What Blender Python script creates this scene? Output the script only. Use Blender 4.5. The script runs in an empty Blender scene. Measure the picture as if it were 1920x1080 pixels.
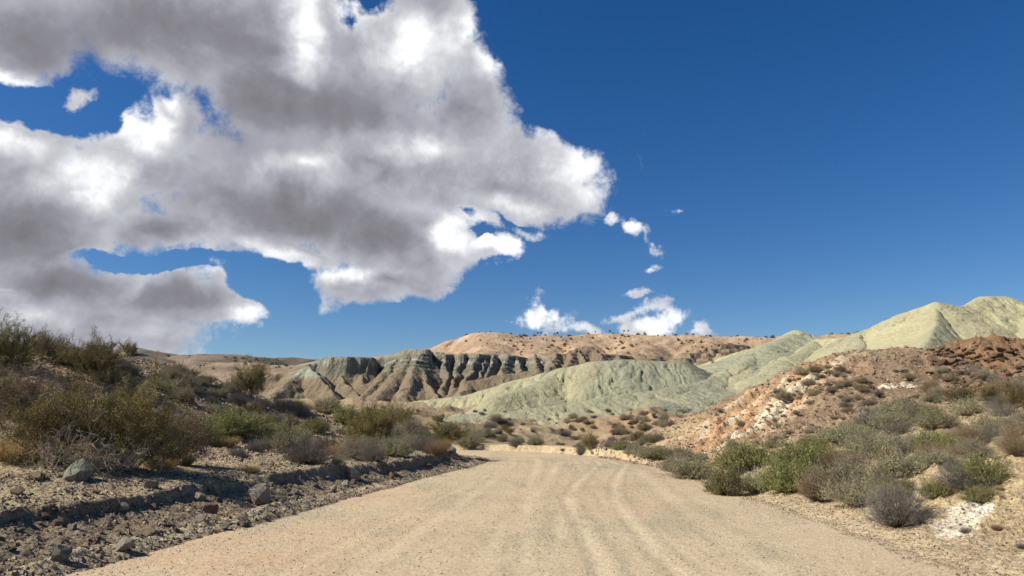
import bpy, math, random
import numpy as np
from mathutils import Vector
R = math.radians
C = bpy.context.scene.collection
scene = bpy.context.scene

# ------------------------------------------------------------------ camera
F = 1397.0; PITCH = math.atan((800-540)/F); CAMZ = 1.8
cam_d = bpy.data.cameras.new('camera'); cam = bpy.data.objects.new('camera', cam_d); C.objects.link(cam)
cam_d.sensor_width = 36; cam_d.lens = 36*F/1920; cam_d.clip_start = .1; cam_d.clip_end = 12000
cam.location = (0, 0, CAMZ); cam.rotation_euler = (math.pi/2+PITCH, 0, 0)
scene.camera = cam
scene.render.resolution_x = 1024; scene.render.resolution_y = 576

cp, sp = math.cos(PITCH), math.sin(PITCH)
def ray(px, py):            # world direction of a photograph pixel (survey helper)
    a = (px-960)/F; b = (540-py)/F
    return np.array([a, cp-b*sp, sp+b*cp])
def P(px, py, Y):           # the point seen there, Y metres ahead
    d = ray(px, py); t = Y/d[1]
    return np.array([d[0]*t, Y, CAMZ+d[2]*t])

# ------------------------------------------------------------------ sun, sky, exposure
SUN_EL = R(41); SUN_AZ = R(-100)        # azimuth from +Y, negative = left
sdir = Vector((math.cos(SUN_EL)*math.sin(SUN_AZ), math.cos(SUN_EL)*math.cos(SUN_AZ), math.sin(SUN_EL)))
sl = bpy.data.lights.new('sun', 'SUN'); so = bpy.data.objects.new('sun', sl); C.objects.link(so)
sl.energy = 4.9; sl.angle = R(.5); sl.color = (1, .92, .80)
so.rotation_euler = sdir.to_track_quat('Z', 'Y').to_euler(); so.location = (0, 0, 60)
scene.view_settings.view_transform = 'Standard'; scene.view_settings.look = 'None'
scene.view_settings.gamma = 1; scene.view_settings.exposure = 0.42

w = bpy.data.worlds.new('World'); scene.world = w; w.use_nodes = True
nt = w.node_tree; nt.nodes.clear(); wl = nt.links
def N(tree, t, **k):
    n = tree.nodes.new(t)
    for a, b in k.items(): setattr(n, a, b)
    return n
def M(tree, op, a, b=None, c=None, clamp=False):
    n = tree.nodes.new('ShaderNodeMath'); n.operation = op; n.use_clamp = clamp
    for i, v in enumerate((a, b, c)):
        if v is None: continue
        if isinstance(v, (int, float)): n.inputs[i].default_value = v
        else: tree.links.new(v, n.inputs[i])
    return n.outputs[0]
def MR(tree, v, a, b, c=0., d=1., smooth=True):
    n = tree.nodes.new('ShaderNodeMapRange'); n.interpolation_type = 'SMOOTHSTEP' if smooth else 'LINEAR'
    tree.links.new(v, n.inputs[0])
    for i, q in enumerate((a, b, c, d)): n.inputs[i+1].default_value = q
    return n.outputs[0]
def MIX(tree, f, a, b, mode='MIX'):
    n = tree.nodes.new('ShaderNodeMix'); n.data_type = 'RGBA'; n.blend_type = mode
    for i, v in ((0, f), (6, a), (7, b)):
        if isinstance(v, (int, float)): n.inputs[i].default_value = v
        elif isinstance(v, tuple): n.inputs[i].default_value = (*v[:3], 1)
        else: tree.links.new(v, n.inputs[i])
    return n.outputs[2]
def NOISE(tree, vec, scale, detail=4, rough=.55, dist=0.):
    n = tree.nodes.new('ShaderNodeTexNoise')
    if vec is not None: tree.links.new(vec, n.inputs['Vector'])
    n.inputs['Scale'].default_value = scale; n.inputs['Detail'].default_value = detail
    n.inputs['Roughness'].default_value = rough; n.inputs['Distortion'].default_value = dist
    return n.outputs['Fac']

tc = N(nt, 'ShaderNodeTexCoord'); gen = tc.outputs['Generated']
sx = N(nt, 'ShaderNodeSeparateXYZ'); wl.new(gen, sx.inputs[0])
az = M(nt, 'ARCTAN2', sx.outputs[0], sx.outputs[1]); el = M(nt, 'ARCSINE', sx.outputs[2])
cx = N(nt, 'ShaderNodeCombineXYZ'); wl.new(az, cx.inputs[0]); wl.new(el, cx.inputs[1])
# ragged edges: the sky coordinates are stirred by noise before the cloud bodies are looked up
stir = N(nt, 'ShaderNodeTexNoise'); wl.new(gen, stir.inputs['Vector']); stir.inputs['Scale'].default_value = 9; stir.inputs['Detail'].default_value = 5
stir.inputs['Roughness'].default_value = .55
vs = N(nt, 'ShaderNodeVectorMath', operation='SUBTRACT'); wl.new(stir.outputs['Color'], vs.inputs[0]); vs.inputs[1].default_value = (.5, .5, .5)
vm = N(nt, 'ShaderNodeVectorMath', operation='MULTIPLY_ADD'); wl.new(vs.outputs[0], vm.inputs[0]); vm.inputs[1].default_value = (.10, .08, 0); wl.new(cx.outputs[0], vm.inputs[2])
SKYV = vm.outputs[0]
def azel(px, py):
    d = ray(px, py); d = d/np.linalg.norm(d)
    return np.array([math.atan2(d[0], d[1]), math.asin(d[2])])
def blobs(lst, smooth=.12, vec=None):
    acc = None
    for b in lst:
        px, py, rx, ry = b[:4]; rot = R(b[4]) if len(b) > 4 else 0; wt = b[5] if len(b) > 5 else 1
        c = azel(px, py)
        a1 = (azel(px+rx*math.cos(rot)*.5, py+rx*math.sin(rot)*.5)-azel(px-rx*math.cos(rot)*.5, py-rx*math.sin(rot)*.5))
        a2 = (azel(px-ry*math.sin(rot)*.5, py+ry*math.cos(rot)*.5)-azel(px+ry*math.sin(rot)*.5, py-ry*math.cos(rot)*.5))
        m = N(nt, 'ShaderNodeMapping', vector_type='TEXTURE'); wl.new(vec or SKYV, m.inputs[0])
        m.inputs[1].default_value = (c[0], c[1], 0); m.inputs[2].default_value = (0, 0, math.atan2(a1[1], a1[0]))
        m.inputs[3].default_value = (np.hypot(*a1), np.hypot(*a2), 1)
        g = N(nt, 'ShaderNodeTexGradient', gradient_type='SPHERICAL'); wl.new(m.outputs[0], g.inputs[0])
        v = g.outputs['Fac']
        if wt != 1: v = M(nt, 'MULTIPLY', v, wt)
        if acc is None: acc = v
        else: acc = M(nt, 'SMOOTH_MAX', acc, v, smooth)
    return acc
CLOUD = [(-60,30,420,190),(330,30,420,200),(560,120,260,230),(740,110,230,190),(800,60,120,150),(700,260,330,160),(880,210,110,170),
 (520,350,330,190),(240,300,170,130),(170,370,150,110),(330,230,90,90),(680,430,250,130,18),(790,470,120,110),(920,320,240,110,8),(1050,340,150,95,12),
 (1000,370,180,60),(690,545,160,45,4,.8),(620,540,60,40),(800,530,90,50),(920,470,80,25,-8),(840,440,50,35),(720,330,280,150),(840,370,140,80),(440,400,260,110),(680,545,200,60),(300,560,260,60),
 (20,340,200,130),(90,440,220,80),(-40,440,200,150),(330,430,240,45,5,.8),(540,475,130,38,22),(230,545,280,84),(360,560,120,62),(60,540,220,110),(150,640,360,70),
 (160,600,340,70,0,.9),(430,590,110,42),(60,240,200,60,10,.7),(40,600,180,60,0,.8),(410,520,50,50,30,.6),(300,620,200,60,0,.6)]
SMALL = [(1000,430,60,18,0,.8),(905,420,50,22),(930,468,90,30,-8),(460,600,60,30),(400,515,50,40,30,.8),(1192,430,32,26,20,.85),(1280,393,36,14,10,.6),(1215,497,26,13),(1222,472,36,14,20,.6),(1040,597,75,55,0),(1010,612,60,30),(1110,622,110,26,10,.8),
 (1225,605,75,34,-10),(1190,578,70,20,-12,.8),(1300,620,34,20,0,.8),(1200,540,36,9,0,.6),(1196,295,12,22,-30,.7),(1152,408,30,18,0,.8),
 (110,195,75,30,0,.7),(100,185,60,30,40,.6),(265,525,40,16,-40,.8),(700,20,60,40,0,.6)]
GAP = [(120,222,120,30,10,.5),(960,425,60,18,0,.5),(870,405,40,14,0,.4),(70,210,170,42,15),(170,215,60,60,0,.8),(700,-10,60,60,20,.55),(660,40,40,30,50,.4),(300,482,190,20,4,.9),(500,535,90,60,25,.8),(20,545,60,14,0,.4)]
def PUFF(vec, scale, detail):
    n = N(nt, 'ShaderNodeTexVoronoi', feature='F1'); wl.new(vec, n.inputs['Vector']); n.inputs['Scale'].default_value = scale
    n.inputs['Detail'].default_value = detail; n.inputs['Roughness'].default_value = .55; n.normalize = True
    return n.outputs['Distance']
wob_ = N(nt, 'ShaderNodeTexNoise'); wl.new(gen, wob_.inputs['Vector']); wob_.inputs['Scale'].default_value = 20; wob_.inputs['Detail'].default_value = 4
wv_ = N(nt, 'ShaderNodeVectorMath', operation='MULTIPLY_ADD'); wl.new(wob_.outputs['Color'], wv_.inputs[0]); wv_.inputs[1].default_value = (.07, .07, .07); wl.new(gen, wv_.inputs[2])
puff = PUFF(wv_.outputs[0], 13, 4)
nz = NOISE(nt, gen, 7.5, 10, .56, .15)
nf = NOISE(nt, gen, 34, 6, .62, .5); nm = NOISE(nt, gen, 22, 7, .6, .3); ng = NOISE(nt, gen, 85, 5, .65, .6)
dens = M(nt, 'SUBTRACT', blobs(CLOUD), .10, clamp=True); gap = M(nt, 'SUBTRACT', blobs(GAP, .06), .03, clamp=True); small = M(nt, 'SUBTRACT', blobs([(q[0], q[1], q[2]*1.3, q[3]*1.3, *(q[4:5] or [0]), (q[5] if len(q) > 5 else 1)) for q in SMALL], .05), .03, clamp=True)
d1 = M(nt, 'SUBTRACT', M(nt, 'MULTIPLY', dens, 1.55), M(nt, 'MULTIPLY', gap, 2.2))
d1 = M(nt, 'ADD', d1, M(nt, 'MULTIPLY', M(nt, 'MULTIPLY', M(nt, 'ADD', M(nt, 'SUBTRACT', nz, .5), M(nt, 'MULTIPLY', M(nt, 'SUBTRACT', .36, puff), .75)), 1.05), MR(nt, dens, .01, .14)))
d2 = M(nt, 'ADD', M(nt, 'MULTIPLY', small, 1.1), M(nt, 'MULTIPLY', M(nt, 'SUBTRACT', nm, .60), 2.6))
d2 = M(nt, 'MULTIPLY', d2, MR(nt, small, .02, .15))
dd = M(nt, 'MAXIMUM', d1, d2)
dd = M(nt, 'ADD', dd, M(nt, 'MULTIPLY', M(nt, 'MULTIPLY', M(nt, 'ADD', M(nt, 'MULTIPLY', M(nt, 'SUBTRACT', nf, .5), .85), M(nt, 'MULTIPLY', M(nt, 'SUBTRACT', ng, .5), .35)), 1.0), MR(nt, M(nt, 'MAXIMUM', dens, small), .01, .1)))
alpha = MR(nt, dd, .10, .60)
# light inside the clouds: sunlit shoulders, thick grey undersides, relief towards the sun
LIT = [(790,90,160,100),(570,40,60,140),(560,120,50,60,0,.8),(260,240,120,90),(310,190,50,60,0,.8),(180,330,130,90),(560,300,130,40,0,.7),(790,280,150,55,-5,.7),(1090,320,120,90),
 (970,380,150,40,0,.8),(930,465,90,28),(640,525,110,35),(520,475,120,30,20,.9),(20,265,130,55,12,.9),(450,600,60,30,0,.7),(1035,590,60,40),(1192,428,30,22),(1240,600,50,28),
 (840,450,50,45),(1010,240,80,40,10,.8),(60,600,160,40,0,.5),(890,70,60,60,0,.8),(920,120,60,50,40,.8),(-10,150,130,40,15,.7),(640,20,50,60,0,.7),(330,620,260,35,0,.35),(1000,610,80,30,0,.7)]
DARK = [(340,60,360,130),(100,90,240,120,10),(500,170,180,130),(640,200,240,90,5),(860,210,120,70,0,.7),(540,390,300,85,10),(720,450,190,80,15),(50,440,260,130),
 (330,545,200,60),(120,520,200,70),(930,340,110,35,5,.5),(430,230,130,100,0,.8),(740,530,130,25,0,.6),(700,310,140,40,10,.5),(300,430,180,40,0,.7),(230,590,260,40,0,.4)]
lit = M(nt, 'SUBTRACT', blobs(LIT, .12), .10, clamp=True); dark = M(nt, 'SUBTRACT', blobs(DARK, .2), .15, clamp=True); lit = MR(nt, lit, 0, .8, 0, .8); dark = MR(nt, dark, 0, .8, 0, .8)
off = N(nt, 'ShaderNodeVectorMath', operation='ADD'); wl.new(gen, off.inputs[0]); off.inputs[1].default_value = (-.018, 0, .022)
nz2 = NOISE(nt, off.outputs[0], 7.5, 10, .56, .15)
off2 = N(nt, 'ShaderNodeVectorMath', operation='ADD'); wl.new(wv_.outputs[0], off2.inputs[0]); off2.inputs[1].default_value = (-.010, 0, .014)
puff2 = PUFF(off2.outputs[0], 13, 4)
rel = M(nt, 'ADD', M(nt, 'MULTIPLY', M(nt, 'SUBTRACT', nz, nz2), .9), M(nt, 'MULTIPLY', M(nt, 'SUBTRACT', puff2, puff), MR(nt, M(nt, 'SUBTRACT', M(nt, 'ADD', lit, .35), dark), .0, .7, .12, 1.0)))
edge = MR(nt, dd, .2, .95, .16, -.05)
b = M(nt, 'ADD', M(nt, 'ADD', M(nt, 'MULTIPLY', lit, .68), M(nt, 'MULTIPLY', small, .35)), .53)
b = M(nt, 'SUBTRACT', b, M(nt, 'MULTIPLY', dark, .47))
b = M(nt, 'ADD', M(nt, 'ADD', b, rel), M(nt, 'ADD', edge, M(nt, 'ADD', M(nt, 'MULTIPLY', M(nt, 'SUBTRACT', nf, .5), .30), M(nt, 'MULTIPLY', M(nt, 'SUBTRACT', ng, .5), .14))))
cr = N(nt, 'ShaderNodeValToRGB'); wl.new(b, cr.inputs[0]); e = cr.color_ramp.elements
e[0].position = 0.0; e[0].color = (.15, .145, .16, 1); e[1].position = 1.05; e[1].color = (.76, .77, .79, 1)
for p_, c_ in ((.25, (.205, .205, .235, 1)), (.5, (.325, .33, .37, 1)), (.75, (.48, .49, .52, 1)), (.92, (.66, .67, .69, 1))):
    q = e.new(p_); q.color = c_
sky = N(nt, 'ShaderNodeTexSky', sky_type='NISHITA'); sky.sun_disc = False
sky.sun_elevation = SUN_EL; sky.sun_rotation = SUN_AZ; sky.altitude = 900; sky.air_density = 1.0; sky.dust_density = .45; sky.ozone_density = 3.0
hs = N(nt, 'ShaderNodeHueSaturation'); wl.new(sky.outputs[0], hs.inputs['Color']); hs.inputs['Saturation'].default_value = 1.34; hs.inputs['Hue'].default_value = .508
bg1 = N(nt, 'ShaderNodeBackground'); wl.new(hs.outputs[0], bg1.inputs[0]); bg1.inputs[1].default_value = .072
bg2 = N(nt, 'ShaderNodeBackground'); wl.new(cr.outputs[0], bg2.inputs[0]); bg2.inputs[1].default_value = 1.0
ms = N(nt, 'ShaderNodeMixShader'); wl.new(alpha, ms.inputs[0]); wl.new(bg1.outputs[0], ms.inputs[1]); wl.new(bg2.outputs[0], ms.inputs[2])
wo = N(nt, 'ShaderNodeOutputWorld'); wl.new(ms.outputs[0], wo.inputs[0])
w.cycles.sampling_method = 'MANUAL'; w.cycles.sample_map_resolution = 512

# ------------------------------------------------------------------ numpy noise
_rs = np.random.RandomState(7)
_perm = _rs.permutation(256); _perm = np.concatenate([_perm, _perm, _perm])
_ga = _rs.rand(256)*2*np.pi; _gx = np.cos(_ga); _gy = np.sin(_ga)
def perlin(x, y):
    xi = np.floor(x).astype(np.int64); yi = np.floor(y).astype(np.int64)
    fx = x-xi; fy = y-yi; xi &= 255; yi &= 255
    u = fx*fx*fx*(fx*(fx*6-15)+10); v = fy*fy*fy*(fy*(fy*6-15)+10)
    def g(ix, iy, dx, dy):
        h = _perm[_perm[ix & 255]+(iy & 255)]
        return _gx[h]*dx+_gy[h]*dy
    a = g(xi, yi, fx, fy); b_ = g(xi+1, yi, fx-1, fy); c = g(xi, yi+1, fx, fy-1); d = g(xi+1, yi+1, fx-1, fy-1)
    return ((a+(b_-a)*u)+((c+(d-c)*u)-(a+(b_-a)*u))*v)*1.5
def fbm(x, y, o=4, g=.5, s=0.):
    r = 0; a = 1; t = 0
    for i in range(o):
        r = r+a*perlin(x*2**i+s+17.3*i, y*2**i-s+5.1*i); t += a; a *= g
    return r/t
def ridged(x, y, o=3, s=0.):
    r = 0; a = 1; t = 0
    for i in range(o):
        r = r+a*(1-np.abs(perlin(x*2**i+s+9.7*i, y*2**i+s-3.3*i))*2); t += a; a *= .5
    return r/t
def ss(a, b_, x):
    t = np.clip((x-a)/(b_-a), 0, 1); return t*t*(3-2*t)
def lerp(a, b_, t): return a+(b_-a)*t
def mixc(col, c, m):
    m = m[..., None]; return col*(1-m)+np.array(c)*m

# ------------------------------------------------------------------ mesh helpers
def mesh_np(name, V, Q, mats, cols=None, smooth=True, mi=None, corners=4):
    me = bpy.data.meshes.new(name)
    V = np.asarray(V, dtype=np.float32).reshape(-1, 3); Q = np.asarray(Q, dtype=np.int32).reshape(-1, corners)
    me.vertices.add(len(V)); me.vertices.foreach_set('co', V.ravel())
    me.loops.add(Q.size); me.loops.foreach_set('vertex_index', Q.ravel())
    me.polygons.add(len(Q)); me.polygons.foreach_set('loop_start', np.arange(0, Q.size, corners, dtype=np.int32))
    me.polygons.foreach_set('loop_total', np.full(len(Q), corners, dtype=np.int32))
    if mi is not None: me.polygons.foreach_set('material_index', np.asarray(mi, dtype=np.int32))
    me.polygons.foreach_set('use_smooth', np.full(len(Q), smooth, dtype=bool))
    for m in (mats if isinstance(mats, (list, tuple)) else [mats]): me.materials.append(m)
    if cols is not None:
        at = me.attributes.new('col', 'FLOAT_COLOR', 'POINT')
        cc = np.ones((len(V), 4), dtype=np.float32); cc[:, :3] = np.clip(cols, .01, .9).reshape(-1, 3); at.data.foreach_set('color', cc.ravel())
    me.update(); me.validate()
    return me
def link(name, me, parent=None, loc=None, rz=0, sc=None):
    o = bpy.data.objects.new(name, me); C.objects.link(o)
    if parent: o.parent = parent
    if loc is not None: o.location = loc
    o.rotation_euler[2] = rz
    if sc is not None: o.scale = sc
    return o
def tag(o, label=None, cat=None, group=None, kind=None):
    if label: o['label'] = label
    if cat: o['category'] = cat
    if group: o['group'] = group
    if kind: o['kind'] = kind
    return o
def grid_faces(nr, nc, wrap=False):
    i = np.arange(nr-1)[:, None]; j = np.arange(nc if wrap else nc-1)[None, :]; j2 = (j+1) % nc
    return np.stack([i*nc+j, i*nc+j2, (i+1)*nc+j2, (i+1)*nc+j], -1).reshape(-1, 4)
def submesh(V, Qs, cols):
    idx, inv = np.unique(Qs.ravel(), return_inverse=True)
    return V[idx], inv.reshape(-1, 4), cols[idx]

# ------------------------------------------------------------------ materials
def terrain_mat(name, s1, s2, amp, bump_h, bump_s, streak=None, speck=0., speck_s=60., rough=.95):
    """albedo from the surface's mineral colour map with painted light and shade on the green hills, broken up by noise, plus fine relief"""
    m = bpy.data.materials.new(name); m.use_nodes = True; t = m.node_tree; b = t.nodes['Principled BSDF']
    b.inputs['Roughness'].default_value = rough; b.inputs['Specular IOR Level'].default_value = .12
    a = N(t, 'ShaderNodeAttribute', attribute_name='col')
    tcn = N(t, 'ShaderNodeTexCoord'); ob = tcn.outputs['Object']
    n1 = NOISE(t, ob, s1, 6, .6); n2 = NOISE(t, ob, s2, 4, .65)
    v = M(t, 'ADD', M(t, 'MULTIPLY', M(t, 'SUBTRACT', n1, .5), amp*2.2), M(t, 'MULTIPLY', M(t, 'SUBTRACT', n2, .5), amp*2.6))
    v = M(t, 'ADD', v, 1.0)
    if speck:
        vo = N(t, 'ShaderNodeTexVoronoi'); t.links.new(ob, vo.inputs['Vector']); vo.inputs['Scale'].default_value = speck_s
        sc_ = N(t, 'ShaderNodeSeparateColor'); t.links.new(vo.outputs['Color'], sc_.inputs[0])
        v = M(t, 'ADD', v, M(t, 'MULTIPLY', M(t, 'SUBTRACT', sc_.outputs[0], .5), speck))
    cc = N(t, 'ShaderNodeCombineColor')
    for i in range(3): t.links.new(v, cc.inputs[i])
    col = MIX(t, 1.0, a.outputs['Color'], cc.outputs[0], 'MULTIPLY')
    t.links.new(col, b.inputs['Base Color'])
    h = M(t, 'ADD', NOISE(t, ob, bump_s, 5, .7), M(t, 'MULTIPLY', NOISE(t, ob, bump_s*.22, 3, .6), 2.0))
    if speck: h = M(t, 'ADD', h, M(t, 'MULTIPLY', vo.outputs['Distance'], -.8))
    bp = N(t, 'ShaderNodeBump'); bp.inputs['Strength'].default_value = 1.0; bp.inputs['Distance'].default_value = bump_h
    t.links.new(h, bp.inputs['Height']); t.links.new(bp.outputs[0], b.inputs['Normal'])
    return m
def plant_mat(name, trans=.0, rough=.8):
    m = bpy.data.materials.new(name); m.use_nodes = True; t = m.node_tree; b = t.nodes['Principled BSDF']
    b.inputs['Roughness'].default_value = rough; b.inputs['Specular IOR Level'].default_value = .15
    a = N(t, 'ShaderNodeAttribute', attribute_name='col')
    oi = N(t, 'ShaderNodeObjectInfo')
    hs_ = N(t, 'ShaderNodeHueSaturation'); t.links.new(a.outputs['Color'], hs_.inputs['Color'])
    t.links.new(MR(t, oi.outputs['Random'], 0, 1, .8, 1.25, False), hs_.inputs['Value'])
    t.links.new(MR(t, oi.outputs['Random'], 0, 1, .49, .51, False), hs_.inputs['Hue'])
    t.links.new(hs_.outputs[0], b.inputs['Base Color'])
    if trans:
        tr = N(t, 'ShaderNodeBsdfTranslucent'); t.links.new(hs_.outputs[0], tr.inputs[0])
        mx = N(t, 'ShaderNodeMixShader'); mx.inputs[0].default_value = trans
        out = [n for n in t.nodes if n.type == 'OUTPUT_MATERIAL'][0]
        t.links.new(b.outputs[0], mx.inputs[1]); t.links.new(tr.outputs[0], mx.inputs[2]); t.links.new(mx.outputs[0], out.inputs[0])
    return m
m_ground = terrain_mat('stony_desert_soil', .9, 7, .5, .036, 24, speck=.38, speck_s=18)
m_road = terrain_mat('packed_gravel_road', .45, 7, .16, .006, 45, speck=.38, speck_s=34)
m_green = terrain_mat('green_clay', .12, 2.2, .2, .26, 3.4)
m_brown = terrain_mat('banded_badland_clay', .14, 1.8, .3, .45, 1.8)
m_peach = terrain_mat('peach_sandstone_soil', .06, .6, .32, .6, .9)
m_far = terrain_mat('distant_scrub_hill', .02, .22, .32, .8, .25)
m_leaf = plant_mat('leaves', .25); m_twig = plant_mat('twigs'); m_grass = plant_mat('dry_blades', .25)

# ------------------------------------------------------------------ ground height
def seg_dist(X, Y, pts):
    """signed distance to a polyline (left of travel = positive), arc length along it"""
    best = np.full(X.shape, 1e9); sg = np.zeros(X.shape); al = np.zeros(X.shape); acc = 0
    for (ax, ay), (bx, by) in zip(pts[:-1], pts[1:]):
        dx, dy = bx-ax, by-ay; L = math.hypot(dx, dy)
        t = np.clip(((X-ax)*dx+(Y-ay)*dy)/(L*L), 0, 1)
        ex = X-ax-t*dx; ey = Y-ay-t*dy; d = np.hypot(ex, ey); s = dx*ey-dy*ex
        k = d < best-1e-9; best = np.where(k, d, best); sg = np.where(k, np.sign(s), sg); al = np.where(k, acc+t*L, al); acc += L
    return best*sg, al
def smooth_poly(p, n=3):
    p = np.array(p, float)
    for _ in range(n):
        q = np.empty((2*len(p), 2)); q[0::2] = p; q[0::2][:-1] = .75*p[:-1]+.25*p[1:]; q[1::2][:-1] = .25*p[:-1]+.75*p[1:]
        q = q[:-1]; q[0] = p[0]; q[-1] = p[-1]; p = q
    return [tuple(v) for v in p]
LEFT = smooth_poly([(-7.5,-40),(-6.6,0),(-5.5,9.6),(-4.2,19),(-2.7,30),(-1.1,39),(-1.4,45),(-6,50),(-16,52),(-60,52)])
RIGHT = smooth_poly([(5.0,-40),(5.2,0),(5.7,10),(6.3,24),(6.9,33),(6.4,42),(2.8,53),(-3,60),(-16,64),(-60,64)])
GC = [ # ground survey points
 (-9,-30,.6),(-9,0,.65),(-9,10,.72),(-8,18,.8),(-6.5,24,.8),(-5.5,32,.8),(-4,39,.85),(-14,14,.95),(-20,8,1.6),(-30,0,3),(-30,-30,2),
 (5.5,-30,.0),(8,0,.3),(7,10,.12),(10,8,.6),(14,5,1.2),(25,0,2.6),(30,-30,2),(0,-30,0),(0,0,0),(0,15,0),(1,30,0),(2,42,0),(-2,50,0),(-10,58,.1),(-30,58,.3)]
for px, py, Y in [(0,655,35),(70,655,36),(150,662,38),(230,672,40),(290,682,42),(350,697,44),(430,722,47),(520,752,50),(640,768,54),(760,795,57),(860,822,57),
   (100,760,26),(0,800,20),(250,800,27),(250,850,22),(450,835,30),(450,765,40),(650,840,38),(650,800,46),(800,832,46),(350,730,38),(-200,700,24),(-300,650,36),
   (1920,990,9.6),(1920,860,16),(1920,750,28),(1750,760,32),(1600,805,29),(1500,852,26),(1400,862,28),(1300,857,34),(1740,930,12.5),(1600,930,13.5),
   (1500,692,50),(1570,666,55),(1650,668,56),(1740,676,54),(1790,652,52),(1860,650,52),(1920,664,52),(1440,737,47),(1380,787,45),(1320,832,43),(2100,700,40),(2100,650,55),
   (1700,710,45),(1550,740,42),(1850,715,43),(1460,800,40),
   (950,826,70),(1000,810,85),(900,800,92),(1100,811,85),(1100,795,102),(1240,788,100),(1200,812,74),(1340,803,80),(1300,812,62),(1150,826,66),(780,775,105),(700,768,120),(620,760,120),
   (1000,795,100),(500,755,130),(1400,802,95)]:
    GC.append(tuple(P(px, py, Y)))
for px, Y, dz in [(0,50,-2.5),(150,54,-2.5),(290,58,-2.5),(430,62,-2),(640,70,-1),(1570,68,-3.0),(1740,70,-3),(1900,72,-2),(1440,62,-2.0),(1500,66,-3)]:
    x = (px-960)/F*Y; GC.append((x, Y, {0:5.5,150:5,290:4.5,430:4,640:3,1570:7.2,1740:7.2,1900:7.5,1440:4,1500:5.8}[px]+dz))
GC += [(-110,60,9),(-110,0,7),(110,60,10),(110,0,7),(0,150,6),(-70,140,6),(60,140,5.5),(-120,150,8),(120,150,8),(0,200,8),(-90,100,5.5),(80,100,6)]
GC = np.array(GC, float)
def tps_fit(c, lam=.02):
    n = len(c); d = np.hypot(c[:, None, 0]-c[None, :, 0], c[:, None, 1]-c[None, :, 1])/50
    K = np.where(d > 0, d*d*np.log(np.maximum(d, 1e-9)), 0)+lam*np.eye(n)*.01
    Pm = np.c_[np.ones(n), c[:, :2]/50]; A = np.zeros((n+3, n+3)); A[:n, :n] = K; A[:n, n:] = Pm; A[n:, :n] = Pm.T
    return np.linalg.solve(A, np.r_[c[:, 2], 0, 0, 0])
_w = tps_fit(GC)
def tps(X, Y):
    sh = X.shape; X = X.ravel(); Y = Y.ravel(); out = np.empty(len(X))
    for s in range(0, len(X), 60000):
        x = X[s:s+60000]; y = Y[s:s+60000]
        d2 = ((x[:, None]-GC[None, :, 0])**2+(y[:, None]-GC[None, :, 1])**2)/2500
        out[s:s+60000] = (.5*d2*np.log(np.maximum(d2, 1e-12)))@_w[:-3]+_w[-3]+_w[-2]*x/50+_w[-1]*y/50
    return out.reshape(sh)
TRK = []
for pts, wdt, amp_ in [([(1125,868),(1085,905),(1062,930),(1074,960),(1102,1010),(1135,1080),(1180,1200)],.11,.9), ([(1176,868),(1150,905),(1152,935),(1175,970),(1215,1020),(1280,1080),(1380,1200)],.11,.9),
   ([(1010,868),(990,920),(985,1000),(990,1080),(1000,1200)],.16,.55), ([(960,872),(900,920),(810,980),(690,1060),(600,1130)],.13,.45), ([(1050,866),(1020,910),(960,980),(890,1080),(820,1200)],.15,.5),
   ([(1195,880),(1260,940),(1370,1020),(1480,1100),(1600,1200)],.18,.5), ([(940,880),(850,925),(720,985),(560,1060),(430,1130)],.11,.35), ([(1080,866),(1120,930),(1230,1010),(1340,1080),(1500,1200)],.14,.4), ([(1100,866),(1078,920),(1050,980),(1035,1080),(1030,1200)],.13,.5)]:
    q = []
    for px, py in pts:
        d = ray(px, py); t = -(CAMZ-.03)/d[2]; q.append((d[0]*t, d[1]*t))
    q = smooth_poly(q[::-1], 3); TRK.append((np.array([v[1] for v in q]), np.array([v[0] for v in q]), wdt, amp_))
def tracks(X, Y):
    a = np.zeros(X.shape); b_ = np.zeros(X.shape)
    for k, (ty, tx, wdt, amp_) in enumerate(TRK):
        d = X-np.interp(Y, ty, tx)-.06*fbm(Y*.4, Y*0+k*7., 2); f = amp_*ss(48, 38, Y)*(.55+.9*np.clip(fbm(Y*.25, X*.2+k*3., 3)+.4, 0, 1))
        a = np.maximum(a, f*np.exp(-(d/wdt)**2)); b_ = np.maximum(b_, f*np.exp(-((np.abs(d)-wdt*2.1)/(wdt*.8))**2))
    return np.clip(a, 0, 1), np.clip(b_, 0, 1)
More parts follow.
